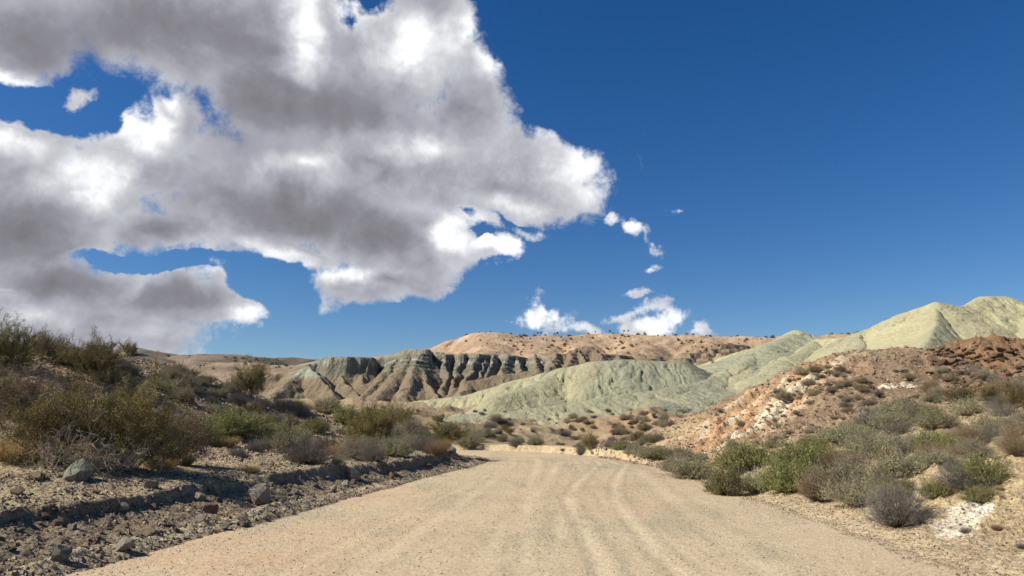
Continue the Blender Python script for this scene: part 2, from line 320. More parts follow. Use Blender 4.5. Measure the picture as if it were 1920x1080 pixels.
def ground(X, Y):
    r = np.hypot(X, Y)
    k = np.minimum(1, 160/np.maximum(r, 1e-6))
    base = tps(X*k, Y*k)
    far = ss(120, 170, r); base = base*(1-far)+7*far-ss(500, 2500, r)*6
    dL, aL = seg_dist(X, Y, LEFT); dR, aR = seg_dist(X, Y, RIGHT); dR = -dR
    wob = fbm(X*.8, Y*.8, 3, s=3)*.2+fbm(X*3.1, Y*3.1, 3, s=8)*.09
    dLw = dL+wob; dRw = dR+wob*1.3
    n1 = fbm(X*.35, Y*.35, 4, s=11); n2 = fbm(X*2.2, Y*2.2, 4, .6, s=23); n3 = fbm(X*7, Y*7, 3, .6, s=31)
    # road bed: crown, tyre ruts, washboard
    mid = (-dL)/np.maximum(-dL-dR, .1)
    zr = .05*np.sin(np.clip(mid, 0, 1)*math.pi)+n1*.035+n2*.010+n3*.006
    trk, shl = tracks(X, Y)
    lane = X-(1.05+.9*np.exp(-((Y-30)/12)**2)+.55*np.exp(-((Y-9)/7)**2)*-1)
    zr = zr-trk*.006+shl*.008*(.5+np.clip(n1+.5, 0, 1))
    wb = ss(.1, .4, fbm(X*.3, Y*.12, 3, s=63)); zr = zr+wb*.006*np.sin(Y*5.5+X*1.3+fbm(X*.6, Y*.6, 2)*5)
    nat = base+n1*.22+n2*.11+n3*.035
    # left cut bank: windrow at the road edge, talus, then a crumbly lip
    lip = 2.15+.55*fbm(aL*.16, aL*0+2, 2)*1.6+.22*fbm(aL*.9, aL*0+7, 2)+.1*fbm(aL*3, X*0+3, 2)
    lip = lip*(1-.35*ss(60, 66, aL)*ss(84, 70, aL)); t = dLw/lip
    hb = np.clip(base, .45, 1.2)
    tc_ = np.clip(t, 0, 2); kf = ss(58, 66, aL)
    zb = lerp(np.interp(tc_, [0, .08, .18, .3, .5, .8, .94, .975, 1.06, 1.5, 2], [0, .05, .11, .05, .16, .46, .60, .95, 1.0, .98, 1.0]),
              np.interp(tc_, [0, .1, .3, .6, .8, .93, 1.0, 1.15, 2], [0, .03, .09, .26, .42, .95, 1.05, 1.0, 1.0]), kf)
    slump = ss(-.05, .35, fbm(aL*.35, aL*0+31, 3)); zb = lerp(zb, np.interp(tc_, [0, .1, .3, .6, .85, 1.1, 1.4, 2], [0, .04, .12, .35, .62, .88, 1.0, 1.0]), slump*.8)
    zl = np.where(t < .3, zb*1.5*(.5+.9*np.clip(fbm(aL*.7, dL*.5, 3, s=4)+.5, 0, 1)), zb*hb*.95)
    zl = zl+(n2*.06+n3*.035)*ss(0, .3, dLw)+ridged(X*1.6, Y*1.6, 3, s=6)*.04*ss(.3, .6, t)*ss(1.2, .9, t)
    zl = lerp(zl, nat, ss(lip+.1, lip+2.2, dL))
    # right verge: soft shoulder near, low cut bank round the bend
    bend = ss(36, 44, aR-40)
    zs = lerp(0, nat, ss(0, 3.0, dRw))+.05*ss(.1, .5, dRw)+np.maximum(0, n2)*.10*ss(.2, .8, dRw)
    sc_ = .45+.12*fbm(aR*.25, aR*0, 2)
    zc = sc_*ss(.35+.25*fbm(aR*1.1, aR*0+5, 2), .62+.25*fbm(aR*1.1, aR*0+5, 2), dRw)+n3*.03*ss(0, .3, dRw)
    zc = lerp(zc, np.maximum(nat, sc_*.9), ss(1.0, 4.5, dR))
    zrr = lerp(zs, zc, bend)
    z = np.where(dLw > 0, zl, np.where(dRw > 0, zrr, zr))
    # broken ledges on the red outcrop
    ro = ss(28, 29.6, X+n1*.8)*ss(42, 37.5, X+n1)*np.exp(-((Y-49)/6.5)**2)
    bl = fbm(X*.5, Y*.7, 5, .65, s=51); q = .38
    z = z+ro*(bl*.6+.55*ss(28.5, 31, X)*ss(38.5, 35, X))
    zq = z/q+fbm(X*.9, Y*.9, 3)*.5; st = np.floor(zq)+ss(.55, .9, zq-np.floor(zq)); z = lerp(z, st*q, np.clip(ro*1.3, 0, .8)*(ss(2.5, 4.0, z)))
    # gullied left face of the mound
    gu = X*.66-Y*.75; gw = X*.75+Y*.66; g0 = 15*.66-45*.75; g1 = 15*.75+45*.66
    gf = np.exp(-(((gu-g0+.5)/3.3)**2+((gw-g1)/8)**2))
    z = z-gf*(1-ridged(gu*.55, gw*.09, 3, s=3))*.9
    z = z+ss(8, 14, X)*ss(24, 30, Y)*ss(75, 60, Y)*(fbm(X*.6, Y*.6, 5, .7, s=77)*.55)
    # small washed spurs in the valley beyond the bend
    mv = ss(66, 78, Y)*ss(170, 130, Y)*ss(60, 30, np.abs(X))
    z = z+mv*(ridged(X*.055, Y*.05, 4, s=13)-.55)*2.2
    # scarp with bare pink clay in the valley
    e_ = P(1215, 790, 96); sc2 = np.exp(-((X-e_[0])/6.5)**2)
    z = z+sc2*mv*1.1*ss(-.6, .6, Y-94+fbm(X*.4, X*0, 2)*2.5)*ss(125, 100, Y)
    return z, dict(dL=dLw, dR=dRw, tL=t, base=base, n1=n1, n2=n2, ro=ro, gf=gf, mv=mv, sc2=sc2, lane=lane, bend=bend, aL=aL, trk=trk, shl=shl)

azs = np.concatenate([np.linspace(-42, 42, 900), np.linspace(42, 318, 90)[1:-1]])*math.pi/180
rs = np.concatenate([[.4, 1, 2, 3, 4, 5, 6], np.geomspace(6.5, 130, 820), np.geomspace(130, 5000, 60)[1:]])
RR, AA = np.meshgrid(rs, azs, indexing='ij')
GX = RR*np.sin(AA); GY = RR*np.cos(AA)
GZ, gi = ground(GX, GY)

col = np.zeros(GX.shape+(3,))+np.array([.315, .24, .165])                    # general slope gravel
n1, n2 = gi['n1'], gi['n2']; nb = fbm(GX*.12, GY*.12, 4, s=70); nc_ = fbm(GX*.5, GY*.5, 4, .6, s=90)
left = ss(0, .2, gi['dL'])
col = mixc(col, (.36, .295, .20), left*ss(3.8, 2.0, gi['tL']))     # terrace sand
col = mixc(col, (.25, .20, .145), left*ss(1.06, .9, gi['tL']+nc_*.15))                              # talus
col = mixc(col, (.42, .35, .25), left*ss(.34, .22, gi['tL']))                                          # windrow crest
right = ss(0, .2, gi['dR'])
sh = right*ss(5, 2, gi['dR']+nb*3)*(1-gi['mv'])
col = mixc(col, (.445, .35, .225), right*ss(60, 45, GY)*ss(14, 6, gi['dR']))
mound = right*ss(9, 13, GX+nb*5)*ss(24, 32, GY)*ss(75, 60, GY)
col = mixc(col, (.245, .175, .125), mound)
col = mixc(col, (.36, .26, .165), mound*ss(.12, .5, nc_+nb*.6)*.8)
col = mixc(col, (.27, .225, .155), mound*ss(.1, .45, fbm(GX*.3, GY*.3, 4, s=44)))
face = gi['gf']*ss(30, 36, GY)
col = mixc(col, (.49, .315, .19), np.clip(face*2.0-.15, 0, 1)*ss(-.5, .1, nc_+.3))
wst = ss(.66, .86, ridged((GX*.66-GY*.75)*.55, (GX*.75+GY*.66)*.09, 3, s=61)+nc_*.35)
gu_ = (GX-15)*.66-(GY-45)*.75; col = mixc(col, (.64, .57, .45), np.clip(face*1.6, 0, 1)*ss(.35, .7, np.exp(-((gu_-.6-nb*1.5)/.9)**2)+nc_*.7))
col = mixc(col, (.60, .53, .42), np.clip(face*1.3, 0, 1)*wst)
white = lambda px, py, Y, a, b_: np.exp(-(((GX-P(px, py, Y)[0])/a)**2+((GY-Y)/b_)**2))
wu = (GX-7.3)*.73-(GY-12.7)*.68; wv = (GX-7.3)*.68+(GY-12.7)*.73
col = mixc(col, (.70, .65, .57), ss(.45, .62, np.exp(-((wu-.15)/.42)**2-(wv/1.7)**2)+fbm(GX*2.2, GY*2.2, 4, .6, s=7)*.55)*(np.hypot(wu/1.2, wv/3) < 1))
col = mixc(col, (.70, .62, .53), ss(.6, .8, white(1680, 730, 42, 2.2, .8)+nc_*.9)*ss(.1, .4, white(1680, 730, 40, 3, 3)))
col = mixc(col, (.23, .145, .09), np.clip(gi['ro']*1.6-.2+nc_*.4, 0, 1))
mv = gi['mv']*(1-mound)
col = mixc(col, (.36, .275, .185), mv); col = mixc(col, (.27, .20, .13), mv*ss(0, .4, nb+nc_*.4))
col = mixc(col, (.35, .24, .16), np.clip(gi['sc2']*gi['mv']*1.4*ss(88, 92, GY)*ss(100, 97, GY), 0, 1))
e_ = P(1270, 822, 58); col = mixc(col, (.42, .20, .105), np.exp(-(((GX-e_[0])/4)**2+((GY-59)/5)**2))*ss(-.3, .2, nc_)*.9)
col = mixc(col, (.47, .38, .255), right*gi['bend']*ss(2.6, 1.2, gi['dR'])*ss(75, 66, GY))            # pale cut bank
roadm = (gi['dL'] <= 0) & (gi['dR'] <= 0)
rc = np.zeros(GX.shape+(3,))+np.array([.475, .392, .283])
rc = mixc(rc, (.50, .375, .26), ss(.0, .5, fbm(GX*.22, GY*.10, 4, s=15)+.12)*.6); rc = mixc(rc, (.50, .365, .25), ss(-.5, -3.5, GX)*ss(26, 16, GY)*ss(-.2, .3, n1*.5+nc_+.1)*.7)
rc = mixc(rc, (.37, .325, .235), ss(.05, .4, fbm(GX*.5, GY*.16, 4, s=35))*.6)
rc = mixc(rc, (.60, .51, .37), gi['trk']*.65); rc = mixc(rc, (.40, .33, .235), gi['shl']*.55)
rc = mixc(rc, (.40, .32, .21), ss(.1, .5, fbm(GX*.9, GY*.25, 4, .6, s=95))*.4)
bl_ = np.clip(1-np.maximum(gi['dR'], 0)/1.6+nc_*.8, 0, 1)*(gi['dR'] > 0)*(1-gi['bend'])
col = np.where((roadm | (gi['dL'] <= 0))[..., None], lerp(col, rc, np.where(roadm, 1, bl_)[..., None]), col)
V = np.stack([GX, GY, GZ], -1).reshape(-1, 3); Q = grid_faces(len(rs), len(azs), True)[:, ::-1]
fm = roadm.reshape(-1)[Q].sum(1) >= 3
centre = np.arange(len(azs))
col = col*np.array([1.0, .985, .88])
a, q, c = submesh(V, Q[~fm], col.reshape(-1, 3)); tag(link('ground', mesh_np('ground', a, q, m_ground, c)), 'stony desert ground rising from the road to shrubby slopes', kind='structure')
a, q, c = submesh(V, Q[fm], col.reshape(-1, 3))
# close the small disc below the camera
n0 = len(a); ring = [i for i in range(n0) if abs(math.hypot(a[i][0], a[i][1])-.4) < 1e-3] if n0 < 0 else None
tag(link('road', mesh_np('road', a, q, m_road, c)), 'wide tan gravel road bending left between low banks', kind='structure')
gv = V[:len(azs)]; cme = mesh_np('road_patch', np.vstack([gv, [[0, 0, float(gv[:, 2].mean())]]]),
    [[len(azs), (i+1) % len(azs), i] for i in range(len(azs))], m_road, np.tile([.455, .365, .245], (len(azs)+1, 1)), corners=3)
tag(link('road', cme), 'gravel road surface directly under the viewpoint', kind='structure')

# ------------------------------------------------------------------ hills: networks of ridges with slopes, rills and bedding
def ridge_field(X, Y, ridges):
    """ridges: (points xyz, slope, round radius, cliff height, cliff start)"""
    z = np.full(X.shape, -1e3); T = np.zeros(X.shape); D = np.zeros(X.shape); off = 0
    for pts, slope, rr, cliff in ridges:
        off += 100.3
        acc = 0; bd = np.full(X.shape, 1e9); bz = np.zeros(X.shape); bt = np.zeros(X.shape)
        zz = np.full(X.shape, -1e3); tt = np.zeros(X.shape); dd_ = np.zeros(X.shape)
        for p, q_ in zip(pts[:-1], pts[1:]):
            dx, dy = q_[0]-p[0], q_[1]-p[1]; L = math.hypot(dx, dy)+1e-6
            t = np.clip(((X-p[0])*dx+(Y-p[1])*dy)/(L*L), 0, 1)
            d = np.hypot(X-p[0]-t*dx, Y-p[1]-t*dy)
            de = np.sqrt(d*d+rr*rr)-rr
            drop = slope*de
            if cliff:
                ch, cs, cw = cliff
                drop = np.interp(d, [0, cs, cs+cw, cs+cw+60], [0, cs*.18, cs*.18+ch, cs*.18+ch+60*slope])
            h = p[2]+(q_[2]-p[2])*t-drop
            k = h > zz; zz = np.where(k, h, zz); tt = np.where(k, acc+t*L, tt); dd_ = np.where(k, d, dd_); acc += L
        k = zz > z
        z = np.where(k, zz, z); T = np.where(k, tt+off, T); D = np.where(k, dd_, D)
    return z, T, D
HG = {}
def hill(name, x0, x1, y0, y1, step, ridges, fn, mat, label, warp=(0, 1)):
    xs = np.arange(x0, x1, step); ys = np.arange(y0, y1, step)
    Y, X = np.meshgrid(ys, xs, indexing='ij')
    wa, wsx = warp
    Xw = X+wa*fbm(X/wsx, Y/wsx, 5, .55, s=5); Yw = Y+wa*fbm(X/wsx, Y/wsx, 5, .55, s=25)
    z, T, D = ridge_field(Xw, Yw, ridges)
    z, c = fn(X, Y, z, T, D)
    z = np.maximum(z, -3); z[0, :] = z[-1, :] = -3; z[:, 0] = z[:, -1] = -3      # edges run down into the ground
    HG[name] = (xs, ys, z)
    V = np.stack([X, Y, z], -1).reshape(-1, 3); Q = grid_faces(len(ys), len(xs))
    keep = (z.reshape(-1)[Q] > -2.9).any(1)
    a, q, c2 = submesh(V, Q[keep], c.reshape(-1, 3))
    return tag(link(name, mesh_np(name, a, q, mat, c2)), label, kind='structure')
def RP(*pts): return [tuple(P(*p)) for p in pts]

# green clay hills
def green_fn(X, Y, z, T, D):
    wx = fbm(T*.25, D*.12, 3, s=3)*1.2
    rill = ridged(T*.55+wx, D*.05, 3, s=9)
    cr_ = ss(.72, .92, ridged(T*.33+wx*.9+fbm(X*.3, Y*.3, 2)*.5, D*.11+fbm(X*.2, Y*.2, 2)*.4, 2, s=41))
    a = ss(0, 4, D)
    fine = ridged(T*1.05+fbm(T*.5, D*.3, 3, s=6)*1.2, D*.11, 2, s=77)
    z = z-(1-rill)*.30*a-(1-fine)*.34*a-cr_*.42*a+fbm(X*.08, Y*.08, 4)*.45+fbm(X*.7, Y*.7, 3)*.10
    c = np.zeros(X.shape+(3,))+np.array([.40, .378, .228])
    c = mixc(c, (.35, .34, .222), ss(-.2, .4, fbm(X*.07, Y*.07, 3, s=8)))
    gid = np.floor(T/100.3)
    c = mixc(c, (.30, .305, .215), ((gid >= 1) & (gid <= 4))*ss(P(1120, 700, 130)[0]-8, P(1180, 700, 130)[0], X)*.75); c = mixc(c, (.45, .42, .25), (gid == 5)*.9)  # painted shade darkens the mound's right part, painted sunlight lifts one ridge
    c = mixc(c, (.44, .40, .24), ss(0, .45, fbm(X*.15, Y*.05, 4, s=18))*.7)
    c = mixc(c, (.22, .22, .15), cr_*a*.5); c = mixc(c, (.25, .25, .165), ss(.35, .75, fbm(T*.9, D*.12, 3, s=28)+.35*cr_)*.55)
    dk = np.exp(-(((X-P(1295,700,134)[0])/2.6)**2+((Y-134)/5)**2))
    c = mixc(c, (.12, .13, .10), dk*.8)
    p_ = P(1785, 645, 106); k_ = np.exp(-(((X-p_[0]-1)/3.2)**2+((Y-105)/3.2)**2)); z = z+k_*1.3*(.6+fbm(X*.9, Y*.9, 4, .6))
    c = mixc(c, (.15, .145, .11), np.clip(k_*1.6*(.4+1.6*fbm(X*.8, Y*.8, 3, s=3)), 0, .85))
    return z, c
g_r = [
 (RP((700,765,140),(780,752,140),(870,742,138),(960,715,136),(1050,691,134),(1110,679,133),(1160,676,133),(1230,678,134),(1278,679,134),(1345,705,136)), .92, 4, None),
 (RP((1060,690,134),(1010,716,128),(930,745,121)), .8, 3, None),
 (RP((1278,676,134),(1290,700,130)), 1.4, .3, None),
 (RP((1490,622,165),(1440,648,152),(1390,682,138),(1310,716,126),(1200,735,116),(1080,753,110),(960,770,106),(860,779,104)), .34, 2, None),
 (RP((1300,690,175),(1360,668,175),(1430,645,172),(1490,620,165),(1530,637,158),(1590,634,150),(1640,612,140),(1700,587,132),(1755,567,126),(1800,574,128),(1845,556,132),(1885,555,132),(1925,566,130),(2050,610,130),(2250,680,120)), .66, 2, None),
 (RP((1755,567,126),(1752,600,117),(1742,640,107),(1715,690,97)), .8, .3, None),
 (RP((1640,612,140),(1600,655,124),(1540,690,110),(1480,735,100),(1430,780,94)), .5, 5, None),
 (RP((1890,556,132),(1872,600,122),(1850,640,112),(1830,680,102)), .7, 1, None),
 (RP((1925,566,130),(1950,610,116),(1990,660,104)), .62, 2, None),
 (RP((1530,637,158),(1480,668,140),(1420,705,126)), .55, 3, None),
 (RP((1440,648,152),(1460,680,136),(1440,730,114),(1380,770,102)), .5, 4, None),
]
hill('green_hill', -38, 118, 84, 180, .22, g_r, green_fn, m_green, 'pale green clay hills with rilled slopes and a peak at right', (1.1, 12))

# banded badland bluff on the left
def brown_fn(X, Y, z, T, D):
    a = ss(.5, 4, D)
    wx = fbm(T*.3, D*.1, 3, s=33)*.8
    rill = ridged(T*.36+wx, D*.03, 3, s=49)
    fine = ridged(T*.95+fbm(T*.4, D*.3, 3, s=6), D*.08, 2, s=57)
    z = z-(1-rill)*.6*a-(1-fine)*.42*a+fbm(X*.12, Y*.12, 4)*.6+fbm(X*.6, Y*.6, 4, .65)*.28
    # harder beds stand out as steps above the talus
    hi = ss(15.2, 16.8, z+fbm(X*.1, Y*.1, 2)*1.0)
    q = 1.1; f = z/q-np.floor(z/q); z = lerp(z, (np.floor(z/q)+ss(.3, .9, f))*q, hi*.75)
    zb = z+fbm(X*.06, Y*.06, 3, s=2)*1.4
    c = np.zeros(X.shape+(3,))+np.array([.245, .19, .125])
    c = mixc(c, (.30, .245, .155), ss(-.1, .4, fbm(X*.12, Y*.1, 4, s=6))*.8)
    c = mixc(c, (.235, .22, .155), ss(12.6, 16.4, zb+fbm(X*.5, Y*.5, 2)*1.2)*ss(25, 10, X))
    c = mixc(c, (.11, .105, .08), ss(.3, .8, np.sin(zb*6.5+fbm(X*.3, Y*.3, 3)*2)*.5+.5)*ss(14.2, 16, zb)*.75)
    c = mixc(c, (.52, .52, .44), np.exp(-((zb-17.6-fbm(X*.15, Y*.15, 2)*.5)/.16)**2))
    c = mixc(c, (.33, .31, .22), ss(18.4, 19.6, zb)*.8)
    c = mixc(c, (.38, .40, .30), np.exp(-(((X+49)/7)**2+((Y-172)/9)**2))*ss(12.0, 13.6, z)*.9)
    c = mixc(c, (.25, .185, .125), ss(0, 14, X)*.9); c = mixc(c, (.34, .31, .22), ss(.1, .35, fbm(X*.07, Y*.07, 3, s=66))*ss(3, 10, X)*.6)
    return z, c*.92
b_r = [
 (RP((430,712,190),(500,706,188),(545,694,188),(600,677,190),(625,669,185),(655,667,184),(690,669,186),(703,673,195),(735,666,195),(762,657,188),(795,655,187),(810,661,195),(832,661,190),(847,664,194),(866,661,190),(878,664,197),(893,661,190),(921,664,193),(930,666,198),(952,664,194),(975,668,198),(1000,672,204)), 1.2, .5, (3.8, 1.0, 1.0)),
 (RP((520,704,190),(548,692,186),(575,686,178),(600,708,171),(628,742,162)), 1.0, 0.18, None),
 (RP((575,686,178),(548,712,171),(505,745,161)), .72, 0.45, None),
 (RP((640,695,184),(646,716,177),(676,746,167)), 1.15, 0.23, None),
 (RP((668,698,184),(684,716,178),(696,735,172)), 1.15, 0.23, None),
 (RP((745,668,192),(725,696,180),(684,744,166)), .75, 0.36, None),
 (RP((772,658,188),(745,700,176),(704,747,162)), .66, 0.54, None),
 (RP((786,657,186),(776,700,174),(752,744,162)), .7, 0.41, None),
 (RP((790,690,178),(806,722,170),(822,744,164)), 1.15, 0.18, None),
 (RP((833,666,189),(840,702,180),(826,740,169)), 1.4, 0.27, None),
 (RP((862,668,190),(856,702,181),(846,736,170)), 1.5, 0.18, None),
 (RP((888,666,189),(886,694,182),(866,728,172)), 1.3, 0.36, None),
 (RP((905,668,191),(906,694,184),(890,722,174)), 1.5, 0.18, None),
 (RP((924,668,192),(916,700,183),(896,726,174)), 1.4, 0.23, None),
 (RP((952,668,193),(944,696,184),(930,716,176)), 1.3, 0.36, None),
 (RP((968,670,195),(974,694,186),(955,716,176)), 1.4, 0.18, None),
 (RP((856,728,170),(880,712,171),(915,708,171),(960,702,171),(1010,692,171)), .8, 0.45, None),
 (RP((880,712,171),(862,742,162)), .8, 0.36, None),
 (RP((985,672,200),(1004,664,198),(1020,676,196),(1040,662,198),(1062,662,200),(1080,652,200),(1112,650,200),(1130,664,200),(1165,664,204),(1200,672,206)), .8, 0.45, None),
 (RP((1004,665,198),(1006,690,186),(985,712,178)), 1.0, 0.32, None),
 (RP((1040,662,198),(1036,686,187),(1016,712,176)), 1.0, 0.36, None),
 (RP((1080,652,200),(1062,685,188),(1046,710,176)), .9, 0.54, None),
 (RP((1085,652,200),(1100,685,188),(1092,705,178)), 1.1, 0.23, None),
 (RP((1112,650,200),(1134,680,190),(1134,700,180)), 1.0, 0.36, None),
 (RP((1165,664,204),(1160,680,194),(1160,700,184)), .9, 0.45, None),
 (RP((1235,668,206),(1205,678,196),(1190,700,186)), .7, 0.90, None),
]
hill('badland_bluff', -90, 52, 138, 222, .25, b_r, brown_fn, m_brown, 'grey and brown banded badland bluff with gullied spurs', (1.7, 6))

# layered brown ledge in front of the peach hill
def ledge_fn(X, Y, z, T, D):
    z = z-(1-ridged(T*.15, D*.05, 3, s=4))*1.2+fbm(X*.25, Y*.25, 4, .6)*1.1
    q = 1.5; f = z/q-np.floor(z/q); z = (np.floor(z/q)+ss(.35, .85, f))*q*.75+z*.25
    c = np.zeros(X.shape+(3,))+np.array([.27, .21, .13])
    c = mixc(c, (.14, .10, .07), ss(.5, .8, np.sin(z*4+fbm(X*.1, Y*.1, 3)*5)*.5+.5)*.7)
    c = mixc(c, (.38, .31, .2), ss(.1, .4, fbm(X*.2, Y*.2, 4, s=9)))
    return z, c
hill('rock_ledge', 20, 108, 186, 236, .32, [
 (RP((1190,690,210),(1245,678,212),(1290,662,215),(1340,646,218),(1375,639,220),(1395,645,222)), .75, 1.5, (4.0, 1.5, 2.2)),
 (RP((1290,664,215),(1270,690,205)), .7, 1, None), (RP((1375,641,220),(1350,668,208)), .7, 1, None), (RP((1330,650,218),(1310,680,206)), .7, 1, None)],
 ledge_fn, m_brown, 'layered brown rock ledge slanting up behind the green hills', (2, 10))

# peach hill
def peach_fn(X, Y, z, T, D):
    z = z+fbm(X*.03, Y*.03, 5, .5)*2.6-(1-ridged(T*.05, D*.02, 3, s=2))*1.8*ss(2, 20, D)+fbm(X*.3, Y*.3, 3)*.3
    c = np.zeros(X.shape+(3,))+np.array([.43, .305, .19])
    c = mixc(c, (.32, .23, .14), ss(0, .4, fbm(X*.05, Y*.08, 5, .6, s=4)))
    c = mixc(c, (.53, .43, .29), ss(.1, .45, fbm(X*.12, Y*.1, 4, s=14))*.7)
    c = mixc(c, (.30, .26, .185), ss(-95+60, -120+60, X)*.9)
    return z, c
hill('peach_hill', -115, 230, 215, 400, .8, [
 (RP((560,690,300),(640,674,300),(740,664,300),(800,656,300),(850,648,300),(875,638,300),(905,630,300),(935,627,300),(1000,627,302),(1080,628,304),(1150,628,304),(1250,632,300),(1330,634,296),(1400,632,292),(1440,636,290),(1520,632,290),(1580,624,288),(1620,622,288),(1700,625,290)), .52, 10, None),
 (RP((935,627,300),(930,645,280),(900,665,255)), .45, 6, None), (RP((1080,628,304),(1085,650,275),(1090,672,245)), .42, 6, None),
 (RP((1200,630,300),(1190,652,270),(1180,675,240)), .42, 6, None), (RP((1330,634,296),(1330,650,270)), .4, 6, None),
 (RP((1000,627,302),(1010,648,275),(1000,668,250)), .42, 6, None), (RP((800,656,300),(790,668,275)), .4, 6, None)],
 peach_fn, m_peach, 'long peach coloured hill dotted with shrubs on the skyline', (7, 40))

# distant hills behind the left slope
def far_fn(X, Y, z, T, D):
    z = z+fbm(X*.012, Y*.012, 5, .55)*7-(1-ridged(T*.02, D*.01, 3))*6*ss(3, 50, D)
    c = np.zeros(X.shape+(3,))+np.array([.22, .17, .125])
    c = mixc(c, (.13, .115, .085), ss(-.05, .3, fbm(X*.02, Y*.02, 5, .6, s=4)))
    return z, c
hill('distant_hill', -620, 120, 520, 900, 3.0, [
 (RP((-100,690,700),(60,670,700),(180,668,700),(265,652,690),(300,661,700),(340,667,700),(380,660,690),(425,662,700),(470,668,700),(520,674,720),(600,680,740),(800,684,760)), .42, 18, None),
 (RP((265,652,690),(300,680,600)), .35, 15, None), (RP((400,661,690),(380,690,590)), .35, 15, None), (RP((470,668,700),(500,690,600)), .35, 15, None)],
 far_fn, m_far, 'distant brown scrubby hills low on the left skyline', (20, 120))
def tan_fn(X, Y, z, T, D):
    z = z+fbm(X*.03, Y*.03, 4)*1.6+fbm(X*.2, Y*.2, 3)*.3
    c = np.zeros(X.shape+(3,))+np.array([.33, .25, .17])
    c = mixc(c, (.23, .18, .12), ss(0, .35, fbm(X*.06, Y*.06, 5, .6, s=4)))
    return z, c
hill('shrubby_hill', -230, -20, 178, 330, .9, [
 (RP((150,690,280),(300,686,280),(380,678,280),(450,680,280),(520,686,280),(570,684,275),(640,690,270)), .32, 12, None),
 (RP((450,680,280),(430,712,240)), .25, 8, None)], tan_fn, m_peach, 'low tan hill with shrubs behind the left slope', (5, 30))

# ------------------------------------------------------------------ where a line of sight meets the land
def hill_z(x, y, skip=()):
    best = -1e9; who = None
    for k, (xs, ys, z) in HG.items():
        if xs[0] < x < xs[-1] and ys[0] < y < ys[-1]:
            i = (y-ys[0])/(ys[1]-ys[0]); j = (x-xs[0])/(xs[1]-xs[0]); i0 = min(int(i), z.shape[0]-2); j0 = min(int(j), z.shape[1]-2); fi = i-i0; fj = j-j0
            v = (z[i0, j0]*(1-fi)+z[i0+1, j0]*fi)*(1-fj)+(z[i0, j0+1]*(1-fi)+z[i0+1, j0+1]*fi)*fj
            if v > best: best = v; who = k
    return best, who
_fa = azs[:900]
def ground_col(a):
    j = (a-_fa[0])/(_fa[1]-_fa[0]); j0 = int(np.clip(j, 0, 898)); f = j-j0
    return GZ[:, j0]*(1-f)+GZ[:, j0+1]*f
def ground_z(x, y):
    a = math.atan2(x, y); r = math.hypot(x, y)
    return float(np.interp(r, rs, ground_col(a)))
def hit(px, py):
    d = ray(px, py); h = math.hypot(d[0], d[1]); ux, uy = d[0]/h, d[1]/h; tn = d[2]/h
    gz = ground_col(math.atan2(ux, uy)); k = np.nonzero((gz > CAMZ+rs*tn) & (rs > 6))[0]
    rg = 1e9
    if len(k):
        i = k[0]; a_ = gz[i-1]-CAMZ-rs[i-1]*tn; b_ = gz[i]-CAMZ-rs[i]*tn
        rg = rs[i-1]+(rs[i]-rs[i-1])*(-a_/(b_-a_) if b_ != a_ else 0)
    rh = 1e9; who = 'ground'
    r = 84.
    while r < min(rg, 800):
        z, wh = hill_z(ux*r, uy*r)
        if z > CAMZ+r*tn: rh = r; break
        r += .35 if r < 230 else (.9 if r < 400 else 3)
    if rh < rg: return np.array([ux*rh, uy*rh, CAMZ+rh*tn]), wh
    if rg > 2000: return None, None
    return np.array([ux*rg, uy*rg, CAMZ+rg*tn]), 'ground'
def mpp(p): return (p[1]*cp+(p[2]-CAMZ)*sp)/F      # metres per photograph pixel at a point

# ------------------------------------------------------------------ plants
def tris_from(cen, d1, d2):
    """triangles centred at cen with edge vectors"""
    V = np.stack([cen-d1*.5-d2*.35, cen+d1*.5-d2*.35, cen+d2*.65], 1)
    return V.reshape(-1, 3)
def rvec(rg, n):
    v = rg.normal(size=(n, 3)); return v/np.linalg.norm(v, axis=1)[:, None]
def strip(p0, p1, w0, w1, rg):
    """thin tapered blades (two crossed triangles each) from p0 to p1"""
    d = p1-p0; s = np.cross(d, rvec(rg, len(d))); s = s/np.maximum(np.linalg.norm(s, axis=1), 1e-6)[:, None]
    s2 = np.cross(d, s); s2 = s2/np.maximum(np.linalg.norm(s2, axis=1), 1e-6)[:, None]
    a = [p0-s*w0, p0+s*w0, p1+s*w1, p0-s*w0, p1+s*w1, p1-s*w1, p0-s2*w0, p0+s2*w0, p1+s2*w1, p0-s2*w0, p1+s2*w1, p1-s2*w1]
    return np.stack([v if v.ndim > 1 else v for v in a], 1).reshape(-1, 3)
def tri_mesh(name, V, cols, mat):
    V = np.asarray(V); return mesh_np(name, V, np.arange(len(V)).reshape(-1, 3), mat, cols, smooth=False, corners=3)
def colvar(rg, n, base, var, k=3):
    c = np.array(base)*(1+var*rg.normal(size=(n, 1)))*(1+.08*rg.normal(size=(n, 3)))
    return np.repeat(np.clip(c, .01, .8), k, axis=0)
